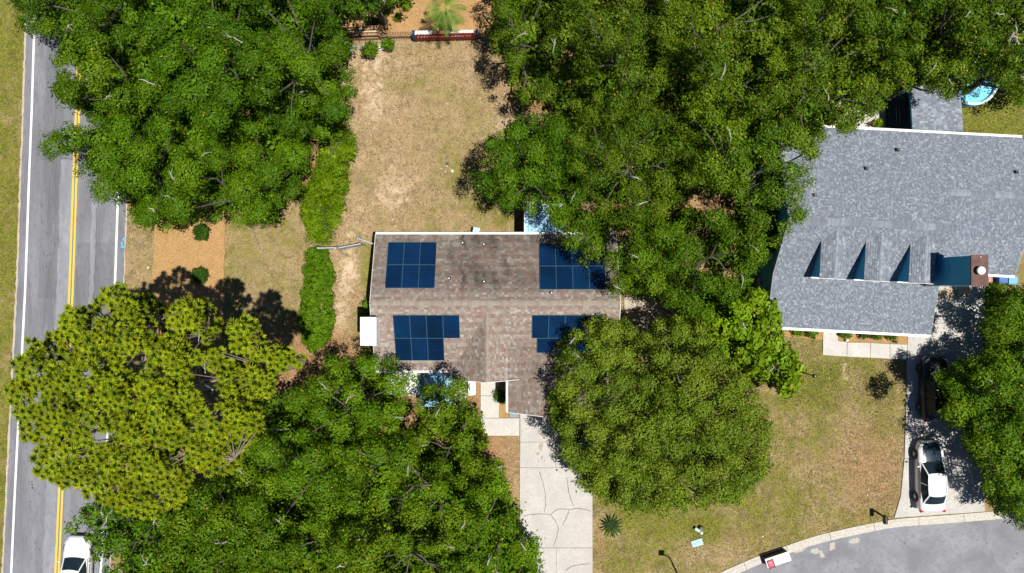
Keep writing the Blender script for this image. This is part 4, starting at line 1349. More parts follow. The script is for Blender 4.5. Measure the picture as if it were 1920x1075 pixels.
tree('oak_tree', 'dark green tree with its lower edge along the top of the orange mulch bed', [(285, 402), (300, 430), (345, 420), (385, 412), (435, 418), (475, 424), (520, 412), (552, 372), (585, 345), (590, 270), (540, 225), (430, 228), (345, 268), (310, 330)], 5.5, 9.5, seed=4, **NW)
tree('oak_tree', 'dark green dense tree in the middle of the top left wood', [(235, -50), (228, 60), (288, 120), (305, 205), (400, 250), (480, 200), (495, 90), (455, -50)], 7.5, 10.5, seed=5, **NW)
tree('oak_tree', 'dark green tree at the right edge of the top left wood beside the dry lawn', [(445, -50), (470, 80), (465, 190), (520, 245), (598, 262), (654, 236), (648, 205), (662, 165), (650, 120), (664, 90), (645, 62), (652, 30), (640, -50)], 7.0, 10.0, seed=6, **NW)
tree('oak_tree', 'dark green tree at the top edge left of the palm', [(625, -60), (648, 28), (675, 30), (700, 18), (722, 12), (768, -5), (775, -60)], 5.0, 7.0, seed=7, bare=1, pal='dark', spacing=38, rad=(.6, .95), dens=165)

NE = dict(pal='olive', spacing=39, rad=(.55, .82), dens=285, leaf=.063, gaps=True, clump=1.3, jit=1.0, bare=2, dome=90, lobecol=.12, ycol=.035)
tree('oak_tree', 'olive tree at the right end of the red and white banner', [(912, -50), (925, 40), (922, 90), (948, 112), (955, 150), (965, 180), (985, 190), (1008, 205), (1040, 190), (1052, 130), (1050, 40), (1062, -50)], 5.0, 8.0, seed=11, holes=((1030, 15, 14), (1080, 60, 18), (985, 155, 14), (1045, 120, 18)), **NE)
tree('oak_tree', 'olive tree at the top edge, second from the dry lawn', [(1062, -50), (1062, 40), (1078, 100), (1090, 170), (1130, 215), (1220, 205), (1290, 120), (1275, -50)], 7.5, 10.5, seed=12, **NE)
tree('oak_tree', 'olive tree at the top edge in the middle of the right wood', [(1265, -50), (1270, 100), (1300, 195), (1400, 225), (1490, 190), (1510, 60), (1495, -50)], 8.0, 11.0, seed=13, **NE)
tree('oak_tree', 'yellowish olive tree above the corner of the grey roof, beside the white patio', [(1485, -50), (1490, 90), (1475, 200), (1500, 250), (1540, 262), (1575, 262), (1600, 245), (1625, 222), (1662, 200), (1668, 168), (1640, 120), (1645, 50), (1662, -50)], 7.0, 10.5, seed=14, **NE)
tree('oak_tree', 'green tree whose shadow falls on the dry lawn left of the patio cover', [(882, 330), (898, 300), (920, 262), (955, 240), (990, 215), (1030, 215), (1075, 235), (1115, 300), (1095, 380), (1062, 418), (1025, 412), (1000, 402), (965, 398), (935, 390), (905, 368)], 5.0, 8.0, seed=15, pal='mid', spacing=38, rad=(.6, .95), dens=290, leaf=.064)
tree('oak_tree', 'olive green tree in the centre of the right wood', [(1075, 190), (1130, 205), (1215, 195), (1300, 240), (1305, 340), (1240, 410), (1130, 410), (1085, 350), (1072, 270)], 8.0, 10.5, seed=16, **NE)
tree('oak_tree', 'olive green tree overhanging the left rake of the grey roof', [(1285, 190), (1400, 210), (1480, 225), (1530, 262), (1532, 290), (1512, 330), (1530, 350), (1505, 380), (1515, 410), (1480, 425), (1455, 470), (1435, 472), (1400, 440), (1370, 360), (1300, 350)], 7.0, 10.5, seed=17, holes=((1382, 378, 10),), **NE)
tree('oak_tree', 'green tree overhanging the back right corner of the brown roof', [(1030, 395), (1130, 392), (1240, 395), (1290, 440), (1280, 520), (1265, 580), (1215, 548), (1170, 552), (1138, 540), (1120, 515), (1098, 500), (1070, 470), (1030, 462), (1042, 440)], 6.0, 9.5, seed=18, pal='mid', spacing=36, rad=(.55, .88), dens=300, leaf=.064, holes=((1145, 450, 10), (1138, 505, 13)))
tree('oak_tree', 'green tree with sandy gaps in its crown left of the grey house alley', [(1270, 395), (1345, 390), (1400, 425), (1445, 460), (1430, 500), (1408, 520), (1395, 560), (1370, 590), (1320, 610), (1270, 590), (1240, 560), (1250, 460)], 5.0, 8.0, seed=19, pal='mid', spacing=36, rad=(.55, .85), dens=300, leaf=.064,
     holes=((1382, 385, 13), (1370, 410, 15), (1350, 400, 12), (1308, 445, 13), (1315, 460, 10), (1320, 492, 13), (1345, 490, 12), (1375, 515, 12), (1250, 512, 8), (1265, 518, 8)))
NR = dict(pal='olive', spacing=40, rad=(.6, .95), dens=280, leaf=.064, jit=.8, ycol=.05)
tree('oak_tree', 'dark olive tree at the top edge right of the middle, above the screened deck', [(1660, -50), (1640, 40), (1655, 100), (1690, 118), (1730, 100), (1722, 40), (1770, 20), (1800, -50)], 6.5, 9.0, seed=21, holes=((1745, 60, 22),), **NR)
tree('oak_tree', 'green tree at the top edge left of the grey leafless branches', [(1795, -50), (1770, 10), (1780, 60), (1795, 95), (1850, 100), (1888, 60), (1885, -50)], 6.5, 9.5, seed=22, **NR)
tree('oak_tree', 'dark tree overhanging the back porch roof and the blue pool', [(1652, 120), (1700, 112), (1770, 108), (1820, 112), (1838, 140), (1815, 165), (1800, 190), (1780, 200), (1765, 180), (1735, 168), (1715, 158), (1690, 165), (1672, 175), (1655, 168)], 5.0, 7.0, seed=23, **NR)
tree('oak_tree', 'dark tree in the right edge behind the pool', [(1835, 105), (1880, 85), (1960, 90), (1960, 195), (1915, 190), (1890, 178), (1862, 150), (1845, 145)], 5.0, 7.5, seed=24, **NR)
tree('dead_tree', 'half leafless tree with silvery grey branches at the top right corner', [(1885, -50), (1875, 30), (1895, 85), (1960, 95), (1960, -50)], 7.5, 9.0, seed=25, bare=46, pal='olive', spacing=46, rad=(.45, .75), dens=90)

SW = dict(pal='bright', spacing=40, rad=(.55, .84), dens=275, leaf=.067, jit=1.05, gaps=True, clump=1.4, bare=3, dome=90, ycol=.02)
tree('oak_tree', 'bright green tree overlapping the white chimney corner and the front left eave', [(598, 705), (622, 672), (655, 660), (672, 672), (700, 664), (735, 675), (752, 700), (775, 705), (770, 735), (760, 760), (745, 800), (650, 845), (550, 825), (528, 780), (555, 730)], 5.5, 8.5, seed=31, **SW)
tree('oak_tree', 'bright green tree with a curved pale limb left of the front walk', [(786, 752), (796, 728), (822, 712), (852, 708), (878, 722), (888, 760), (902, 790), (905, 820), (925, 850), (945, 872), (940, 900), (900, 925), (820, 900), (775, 850), (770, 800)], 5.0, 7.5, seed=32, **SW)
tree('oak_tree', 'bright green tree under the right side of the pine', [(480, 810), (560, 815), (640, 835), (690, 900), (650, 985), (540, 1005), (440, 970), (425, 900)], 6.0, 9.5, seed=33, **SW)
tree('oak_tree', 'bright green tree in the middle of the bottom left wood', [(635, 850), (740, 800), (790, 850), (850, 895), (910, 920), (915, 1010), (810, 1045), (690, 1015), (640, 950)], 6.5, 10.0, seed=34, **SW)
tree('oak_tree', 'bright green tree at the bottom edge overhanging the left side of the driveway', [(880, 915), (945, 890), (960, 935), (968, 975), (992, 985), (1000, 1005), (1010, 1030), (1014, 1120), (880, 1120), (850, 1000)], 5.0, 8.5, seed=35, **SW)
tree('oak_tree', 'darker green tree at the bottom edge right of the white car on the road', [(300, 985), (390, 900), (460, 895), (530, 985), (545, 1120), (320, 1120), (290, 1050)], 6.0, 9.0, seed=36, pal='mid', spacing=38, rad=(.6, 1.0), dens=170)
tree('oak_tree', 'thin grey green tree reaching over the hood of the white car on the road', [(125, 992), (138, 968), (175, 950), (235, 952), (320, 965), (350, 1040), (340, 1120), (205, 1120), (190, 1065), (172, 1035), (160, 1005)], 5.0, 7.5, seed=37, pal='mid', spacing=40, rad=(.45, .85), dens=120, bare=14)
tree('oak_tree', 'bright green tree at the middle of the bottom edge', [(515, 1000), (640, 975), (760, 1020), (890, 1005), (900, 1120), (510, 1120)], 6.0, 9.5, seed=38, **SW)
tree('oak_tree', 'dark lower tree in the shade between the pine and the bright oaks', [(440, 770), (520, 730), (560, 730), (560, 820), (500, 860), (400, 900), (390, 850)], 3.5, 5.5, seed=39, pal='mid', spacing=40, rad=(.6, 1.0), dens=130, bare=3)

tree('live_oak', 'large round grey green oak between the driveway and the front lawn', [(1044, 690), (1052, 645), (1084, 616), (1122, 592), (1160, 600), (1195, 616), (1215, 632), (1232, 600), (1262, 590), (1300, 592), (1340, 612), (1362, 655), (1395, 700), (1430, 760), (1446, 800), (1436, 870), (1415, 915), (1370, 940), (1310, 958), (1265, 968), (1200, 960), (1140, 940), (1095, 920), (1064, 880), (1044, 830), (1038, 790), (1034, 750)],
     4.9, 8.6, pal='round', spacing=33, rad=(.52, .80), dens=320, leaf=.060, seed=41, jit=.6, dome=150, bare=3, clump=1.2, lowfrac=.75, lobecol=.10, trunk_r=.34, ycol=.02)
tree('magnolia_tree', 'glossy light green broad leaved tree at the left corner of the grey roof', [(1325, 600), (1335, 570), (1375, 545), (1400, 555), (1425, 540), (1448, 552), (1452, 575), (1466, 598), (1465, 625), (1480, 645), (1478, 665), (1498, 680), (1502, 705), (1492, 732), (1468, 742), (1455, 730), (1430, 705), (1405, 700), (1385, 680), (1345, 668), (1328, 630)],
     3.8, 6.4, pal='lime', spacing=29, rad=(.45, .72), dens=120, leaf=.125, seed=42, jit=.6, bare=3, elong=.6, dome=60, ycol=.02)
EE = dict(pal='mid', spacing=38, rad=(.6, .95), dens=280, leaf=.068, jit=.75, group=None)
tree('oak_tree', 'dark tree at the right edge below the blue bins', [(1850, 590), (1870, 560), (1900, 548), (1970, 540), (1970, 665), (1900, 670), (1845, 650), (1836, 620)], 4.0, 6.0, base=(1868, 600), seed=51, **EE)
tree('oak_tree', 'feathery green tree reaching over the black car in the right driveway', [(1755, 700), (1790, 692), (1800, 678), (1835, 668), (1860, 650), (1970, 650), (1970, 830), (1850, 840), (1815, 820), (1800, 795), (1775, 785), (1752, 760), (1768, 735)], 3.3, 5.8, base=(1866, 735), seed=52, pal='mid', spacing=34, rad=(.5, .85), dens=290, leaf=.066, lowfrac=.75)
tree('oak_tree', 'dark green tree at the right edge touching the kerb of the side street', [(1800, 820), (1850, 815), (1970, 815), (1970, 1000), (1912, 990), (1905, 968), (1880, 958), (1855, 948), (1840, 915), (1832, 870)], 3.6, 6.0, base=(1872, 885), seed=53, **EE)
tree('shrub', 'olive shrub below the blue bins at the right edge', [(1846, 545), (1870, 532), (1900, 534), (1912, 552), (1900, 580), (1862, 590), (1845, 575)], 1.6, 2.6, seed=54, pal='olive', spacing=24, rad=(.4, .6), dens=220, leaf=.07, lower=False, trunk_r=.06, bare=0, cat='shrub', dome=25, jit=.2)

tree('shrub', 'long feathery yellow green shrub between the top left wood and the clipped hedge', [(600, 245), (640, 238), (662, 250), (664, 290), (655, 310), (648, 340), (645, 372), (634, 395), (636, 420), (622, 448), (600, 460), (575, 462), (580, 430), (570, 400), (572, 370), (564, 352), (590, 335), (600, 300)],
     2.2, 4.2, pal='yellow', spacing=25, rad=(.35, .62), dens=330, leaf=.08, seed=61, jit=.35, dome=40, bare=0, elong=.22, cat='shrub', trunk_r=.10, lobecol=.14)


def brush(poly, seed, pal='mid', holes=()):
    rs = np.random.RandomState(seed); lo = scatter(poly, 38, 8, rs)
    lo = [p for p in lo if not any((p[0] - hx) ** 2 + (p[1] - hy) ** 2 < (hr + 8) ** 2 for hx, hy, hr in holes)]
    C = np.array([tuple(P(x, y, rs.uniform(1.6, 3.6))) for x, y, d in lo])
    V, K = lobe_leaves(C, rs.uniform(.9, 1.25, len(C)), PAL[pal], rs, 52, .16, .8, twig=7, spread=.24, ycol=0)
    V[:, 2] = np.maximum(V[:, 2], .02)
    o = link_obj('undergrowth', np_mesh('undergrowth', V, 4, M['leaf'], K)); tag(o, 'dense shaded undergrowth beneath the woods', 'undergrowth', kind='stuff')


brush([(110, -60), (90, 60), (190, 110), (170, 190), (210, 235), (170, 280), (200, 350), (290, 385), (480, 395), (540, 340), (560, 260), (615, 225), (620, 60), (615, -60)], 301, 'dark')
brush([(960, -60), (975, 60), (1060, 200), (1110, 260), (1110, 370), (1240, 380), (1330, 330), (1440, 350), (1490, 230), (1600, 190), (1640, 60), (1690, -60)], 302, 'olive', ((1382, 385, 13), (1370, 410, 15)))
brush([(1650, -60), (1640, 120), (1800, 130), (1930, 100), (1990, -60)], 303, 'olive', ((1745, 60, 12), (1815, 165, 30)))
brush([(540, 740), (650, 720), (720, 740), (740, 800), (850, 870), (930, 950), (970, 1020), (980, 1150), (260, 1150), (250, 1000), (420, 870)], 304, 'mid', ((790, 780, 10),))
brush([(1870, 600), (1850, 700), (1830, 790), (1870, 930), (1990, 950), (1990, 590)], 305, 'mid')


def small_bush(label, px, py, r, h, pal, seed, name='shrub', leaf=.06, dens=260, group=None, n=7):
    rs = np.random.RandomState(seed); c0 = P(px, py, h * .5)
    C = [(c0.x, c0.y, h * .55)]; R = [r * .62]
    for k in range(n):
        a = k / n * 6.283 + rs.uniform(-.3, .3); q = r * rs.uniform(.45, .62)
        C.append((c0.x + q * math.cos(a), c0.y + q * math.sin(a), h * rs.uniform(.38, .6))); R.append(r * rs.uniform(.32, .48))
    C = np.array(C); R = np.array(R)
    V, K = lobe_leaves(C, R, PAL[pal], rs, dens / max(r, .4) ** .5, leaf, .85, twig=6, spread=.06, ycol=0)
    V[:, 2] = np.maximum(V[:, 2], .03)
    root = empty(name, (c0.x, c0.y, 0), label=label, cat='shrub', group=group)
    link_obj('foliage', np_mesh('foliage', V, 4, M['leaf'], K), root)
    st_ = MB()
    for k in range(5):
        a = k * 1.3; st_.tube([(c0.x, c0.y, -.02), (c0.x + .4 * r * math.cos(a), c0.y + .4 * r * math.sin(a), h * .55)], [.03, .012], 4)
    st_.build('stem', M['bark'], root)
    return root


small_bush('round dark green bush in the upper part of the orange mulch bed', 377, 437, .60, .9, 'shrub', 71, dens=420, n=10)
small_bush('round dark green bush in the orange mulch bed touching the pine shadow', 374.5, 517, .60, .9, 'shrub', 72, dens=420, n=10)
small_bush('clipped round bush beside the front walk under the brown gable', 938.5, 744, .52, 1.0, 'hedge', 73, dens=520, leaf=.045, n=9)
small_bush('tall bushy green plant beside the narrow teal lounger', 694, 93, .60, 1.9, 'mid', 74, n=8, leaf=.07); small_bush('grey green bush below the ladder-like lattice fence', 727, 83, .5, 1.3, 'mid', 75, n=7)
small_bush('narrow shrub against the left wall of the brown house', 689, 570, .45, 1.3, 'mid', 76, n=4); small_bush('green weeds left of the white chimney', 685, 592, .42, 1.0, 'mid', 77, n=4)
for k, (x, y, w) in enumerate(((1497, 623, 'foundation bush nearest the light green broad leaved tree, below the grey roof'), (1523, 624, 'foundation bush just left of the neighbour walkway, below the grey roof'),
                               (1587, 626, 'foundation bush at the left end of the straw bed inside the neighbour walkway'), (1620, 628, 'dark round foundation bush, second from left in the walkway straw bed'),
                               (1646, 628, 'thin foundation bush, third from left in the walkway straw bed'), (1673, 630, 'yellow tipped foundation bush at the right end of the straw bed'))):
    small_bush(w, x, y, .40 if k != 3 else .33, .8, ('bright', 'mid', 'mid', 'shrub', 'bright', 'mid')[k], 80 + k, group='foundation bushes below the grey roof', n=6)
for k, (x, y, r, w) in enumerate(((720, 20, .5, 'green weed clump in the straw left of the palm'), (745, 32, .3, 'small green weed in the straw, nearest the lattice fence'), (700, 40, .35, 'green weed by the wooden planter boards'), (760, 8, .5, 'leafy weed clump touching the palm at the top edge'))):
    small_bush(w, x, y, r, .5, 'bright', 90 + k, group='weeds in the straw', n=4)

# clipped hedge: leaf shell round a trimmed block
rs = np.random.RandomState(99)
hp = [(574, 500), (580, 472), (596, 466), (612, 472), (617, 500), (622, 530), (620, 570), (624, 590), (618, 625), (606, 645), (588, 655), (572, 645), (565, 600), (570, 560), (574, 530)]
pts = scatter(hp, 7.5, 1, rs, 12)
C = np.array([tuple(P(x, y, min(1.75, .4 + d * .14) + rs.uniform(-.07, .07) + .14 * math.sin(y * .13) * math.sin(x * .2 + y * .05))) for x, y, d in pts]); n_ = len(C)
V1, K1 = lobe_leaves(C, rs.uniform(.17, .32, n_), PAL['hedge'], rs, 520, .055, .8, twig=6, spread=.05, lobecol=.2, ycol=0)
pe = scatter(hp, 9, .5, rs, 12); pe = [p for p in pe if p[2] < 9]
C2 = np.array([tuple(P(x, y, rs.uniform(.2, 1.3))) for x, y, d in pe for _ in range(2)])
V2, K2 = lobe_leaves(C2, rs.uniform(.16, .38, len(C2)), PAL['hedge'], rs, 420, .06, .9, twig=6, spread=.05, lobecol=.2, ycol=0)
hr_ = empty('hedge', P(596, 560), label='long clipped green hedge between the two dry lawns left of the brown house', cat='hedge')
link_obj('foliage', np_mesh('foliage', np.concatenate([V1, V2]), 4, M['leaf'], np.concatenate([K1, K2])), hr_)
sm_ = MB()
for k in range(9): q = P(595, 480 + k * 19); sm_.tube([q, q + Vector((.1, .05, 1.3))], [.05, .02], 5)
sm_.build('stem', M['bark'], hr_)

# ---- the pine -----------------------------------------------------------------
def needle_tufts(T, R, rs, n=54):
    """starbursts: needles fan out and slightly up from each twig tip"""
    m_ = len(T); a = rs.uniform(0, 2 * np.pi, (m_, n)); el = rs.beta(1.2, 2.3, (m_, n)) * 1.4 - .15
    tilt = rs.normal(size=(m_, 1, 3)) * .22
    d = np.stack([np.cos(a) * np.cos(el), np.sin(a) * np.cos(el), np.sin(el)], 2) + tilt
    d = d / np.linalg.norm(d, axis=2, keepdims=True)
    L_ = (R[:, None] * rs.uniform(.7, 1.1, (m_, n)))[..., None]
    p = T[:, None, :]; tip = p + d * L_; tip[..., 2] -= (L_[..., 0] * .18)
    s = np.cross(d, rs.normal(size=(m_, n, 3))); s /= np.linalg.norm(s, axis=2, keepdims=True) + 1e-9
    w = .021
    mid = p + d * L_ * .45
    # two faces per needle bundle: green base, yellow-green tip
    q1 = np.stack([p + d * L_ * .06 - s * w * .6, mid - s * w, mid + s * w, p + d * L_ * .06 + s * w * .6], 2).reshape(-1, 3)
    q2 = np.stack([mid - s * w, tip - s * w * .45, tip + s * w * .45, mid + s * w], 2).reshape(-1, 3)
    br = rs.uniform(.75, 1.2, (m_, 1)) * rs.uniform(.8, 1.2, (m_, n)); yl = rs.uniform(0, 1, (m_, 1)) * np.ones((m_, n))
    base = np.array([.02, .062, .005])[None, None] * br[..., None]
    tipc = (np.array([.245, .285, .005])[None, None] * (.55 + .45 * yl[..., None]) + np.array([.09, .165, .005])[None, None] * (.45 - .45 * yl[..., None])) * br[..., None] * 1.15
    return np.concatenate([q1, q2]), np.concatenate([base.reshape(-1, 3), tipc.reshape(-1, 3)])


PINE = [(192, 542), (225, 535), (262, 555), (285, 552), (312, 575), (345, 556), (398, 562), (408, 592), (425, 612), (455, 590), (478, 600), (500, 640), (540, 648), (572, 668), (560, 700), (545, 690), (520, 705), (512, 745), (490, 760), (495, 800), (475, 822), (450, 850), (455, 880), (415, 895), (370, 885), (355, 905), (345, 945), (290, 970), (238, 968), (205, 948), (160, 940), (150, 920), (105, 915), (65, 892), (60, 862), (70, 835), (42, 822), (35, 790), (12, 750), (10, 730), (30, 700), (22, 682), (48, 655), (40, 640), (62, 630), (85, 640), (90, 620), (110, 610), (112, 590), (130, 572), (165, 575), (180, 560)]
rs = np.random.RandomState(123)
HOL = ((385, 715, 26), (372, 698, 20), (262, 680, 18), (240, 672, 13), (300, 690, 12), (196, 592, 13), (178, 810, 14), (415, 640, 18), (428, 665, 15), (372, 640, 14), (400, 740, 20), (410, 780, 14), (200, 820, 12), (350, 628, 9), (165, 702, 10), (330, 730, 8), (290, 620, 9), (395, 600, 8))
PADS = scatter(PINE, 58, 8, rs, 30); PA = np.array([(p[0], p[1]) for p in PADS]); PHT = rs.uniform(-.7, .8, len(PA))
def pad(x, y):
    d = np.hypot(PA[:, 0] - x, PA[:, 1] - y); i, j = np.argsort(d)[:2]
    return i, d[i], (d[j] - d[i]) / 2
pts = [p for p in scatter(PINE, 10.6, 3, rs, 16) if not any((p[0] - a) ** 2 + (p[1] - b_) ** 2 < c_ * c_ for a, b_, c_ in HOL)]
T = []
for x, y, d in pts:
    pi_, pd, pe_ = pad(x, y)
    if pe_ < 2.6 + 2.2 * math.sin(x * .11) * math.sin(y * .13) and rs.rand() < .45: continue
    t = min(1, d / 170); h = 12.6 + 4.2 * math.sqrt(1 - (1 - t) ** 2) + PHT[pi_] - .9 * (pd / 34) ** 2 + rs.uniform(-.22, .22)
    T.append(tuple(P(x, y, h)))
T = np.array(T)
pt2 = [p for p in scatter(PINE, 11.5, 10, rs, 14) if not any((p[0] - a) ** 2 + (p[1] - b_) ** 2 < (c_ * 1.1) ** 2 for a, b_, c_ in HOL)]
T2 = np.array([tuple(P(x, y, 11.2 + 3.2 * min(1, d / 170) + rs.uniform(-.6, .2))) for x, y, d in pt2])
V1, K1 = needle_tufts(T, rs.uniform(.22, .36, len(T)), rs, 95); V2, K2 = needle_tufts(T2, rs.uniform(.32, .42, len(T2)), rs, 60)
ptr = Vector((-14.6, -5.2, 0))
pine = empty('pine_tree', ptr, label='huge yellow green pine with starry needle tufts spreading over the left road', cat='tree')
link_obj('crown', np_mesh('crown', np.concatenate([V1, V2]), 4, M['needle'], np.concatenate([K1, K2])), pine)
tb = MB(); cenp = P(290, 745, 12.6)
axis_pts = [ptr + Vector((0, 0, -.1)), ptr + Vector((0, 0, .5)), ptr.lerp(cenp, .35).xy.to_3d() + Vector((0, 0, 5)), ptr.lerp(cenp, .7).xy.to_3d() + Vector((0, 0, 9.5)), cenp, cenp + Vector((-.3, .3, 2.4))]
tb.tube(axis_pts, [.48, .38, .33, .27, .20, .07], 10)
mains = []
for (x, y) in ((390, 620), (500, 690), (440, 860), (320, 920), (160, 900), (70, 850), (50, 730), (90, 650), (200, 600), (300, 600), (250, 820), (180, 740), (400, 780)):
    st0 = axis_pts[3].lerp(axis_pts[4], rs.uniform(0, 1)); e = P(x, y, rs.uniform(11.8, 13.4)); mains.append(limb(tb, st0, e, .15, .045, rs, .16, 6))
for i in rs.choice(len(T), 260, replace=False):
    e = Vector(T[i]); bp_ = min((p for m_ in mains for p in m_[2:]), key=lambda p: (p - e).length)
    if (bp_ - e).length < 3.6: tb.tube([bp_, bp_.lerp(e, .5) + Vector((0, 0, -.12)), e], [.045, .03, .016], 4, cap=False)
tb.build('trunk', M['pinebark'], pine, smooth=True)
bt = MB()
for (x, y) in ((372, 640), (380, 650), (250, 690), (262, 682), (275, 690), (300, 668), (385, 700), (400, 732), (410, 728), (178, 806), (120, 685), (230, 670), (320, 612), (285, 615), (450, 690), (345, 600), (300, 680), (240, 690)):
    p = P(x, y, 13.4); d = Vector((rs.uniform(-1, 1), rs.uniform(-.3, 1), .25)).normalized()
    bt.tube([p, p + d * .45, p + d * .9], [.03, .022, .008], 4)
    for _ in range(3): b0 = p + d * rs.uniform(.2, .7); bt.tube([b0, b0 + (d + Vector(rs.uniform(-1, 1, 3))).normalized() * .3], [.014, .006], 3)
bt.build('bare_twigs', M['palebark'], pine, kind='stuff')

# ---- palms ---------------------------------------------------------------------
def frond(mb, o, az, length, rise, droop, nl, ll, col, col2, w=.022, fan=1.0, rs=None):
    d = Vector((math.cos(az), math.sin(az), 0)); pts = []
    for i in range(9):
        t = i / 8; pts.append(o + d * (length * t) + Vector((0, 0, rise * t - droop * t * t)))
    mb.tube(pts, [.022 * (1 - .7 * i / 8) for i in range(9)], 4, col=col2)
    sd = Vector((-d.y, d.x, 0))
    for k in range(nl):
        t = .22 + .78 * k / nl; f_ = t * 8; i = min(7, int(f_)); p = pts[i].lerp(pts[i + 1], f_ - i)
        for s in (-1, 1):
            a = (.35 + .5 * (1 - t)) * fan
            dv = (d * (1 - a * .6) + sd * s * a + Vector((0, 0, -.25 + (rs.uniform(-.12, .12) if rs is not None else 0)))).normalized()
            Ln = ll * (.45 + .75 * math.sin(math.pi * min(.95, t)))
            tip = p + dv * Ln + Vector((0, 0, -Ln * .3)); q = dv.cross(Vector((0, 0, 1))).normalized() * w
            mb.add([p - q, p + dv * Ln * .5 - q, tip, p + dv * Ln * .5 + q, p + q], [(0, 1, 2, 3, 4)], tuple(c_ * (.8 + .4 * ((k * 7 + s) % 5) / 5) for c_ in col))


rs = np.random.RandomState(5)
pb = P(833, 13, 3.9); proot = Vector((pb.x, pb.y, 0))
palm = empty('palm_tree', proot, label='pale green palm behind the lattice fence at the top edge', cat='palm')
MB().tube([proot, proot + Vector((.1, .05, 1.6)), Vector((pb.x, pb.y, 3.4))], [.17, .15, .13], 8).build('trunk', M['bark'], palm)
for k, (az, ln) in enumerate(((195, 1.35), (238, 1.3), (272, 1.55), (300, 1.45), (330, 1.35), (10, 1.3), (50, 1.3), (95, 1.4), (135, 1.3), (165, 1.2), (255, .9), (215, 1.0), (315, 1.0), (70, .9))):
    mb = MB(); frond(mb, Vector((pb.x, pb.y, 3.5)), math.radians(az), ln, .45, .9, 17, .50, (.09, .17, .015) if k % 3 else (.18, .27, .045), (.26, .34, .06), .012, .85, rs)
    mb.build('frond', M['needle'], palm)
sb = P(1148, 988, .3); sago = empty('sago_palm', (sb.x, sb.y, 0), label='dark spiky sago palm on the lawn right of the driveway', cat='palm')
MB().lathe((sb.x, sb.y, 0), [(.14, 0), (.16, .15), (.10, .32)], 10).build('trunk', M['bark'], sago)
for k in range(17):
    mb = MB(); az = k / 17 * 6.283 * 1.0 + .1; ln = .86 if k % 2 else .70
    dn = 1.0 if math.sin(az) > -.2 else 2.2
    frond(mb, Vector((sb.x, sb.y, .3)), az, ln, .38 if k % 2 else .5, .42, 17, .105, (.022 * dn, .05 * dn, .012), (.05, .07, .02), .016, .9, rs)
    mb.build('frond', M['needle'], sago)
# ------------------------------------------------------------------ cars
def car_paint(name, col, rough=.25, coat=.6):
    m, nt, b = new_mat(name)
    b.inputs['Base Color'].default_value = (*col, 1); b.inputs['Roughness'].default_value = rough
    b.inputs['Coat Weight'].default_value = coat; b.inputs['Coat Roughness'].default_value = .06
    f = noise(nt, 3, 3, .6, coord(nt)); nt.links.new(mixc(nt, ramp(nt, f, .3, .8), col, tuple(q * .93 for q in col)), b.inputs['Base Color'])
    return m


M['carwhite'] = car_paint('white_car_paint', (.78, .78, .78)); M['carblack'] = car_paint('black_car_paint', (.010, .014, .024), .35, .2)
M['carglass'] = mat_simple('car_glass', (.010, .022, .030), (.016, .03, .04), 1, .10, spec=.22)
M['seat'] = mat_simple('seat_cloth', (.05, .06, .06), None, 5, .8); M['lamp'] = mat_simple('headlamp_glass', (.55, .58, .62), None, 3, .1); M['tail'] = mat_simple('tail_lamp_red', (.35, .01, .02), None, 3, .15)
M['hood'] = car_paint('dark_hood_paint', (.012, .03, .055), .18)


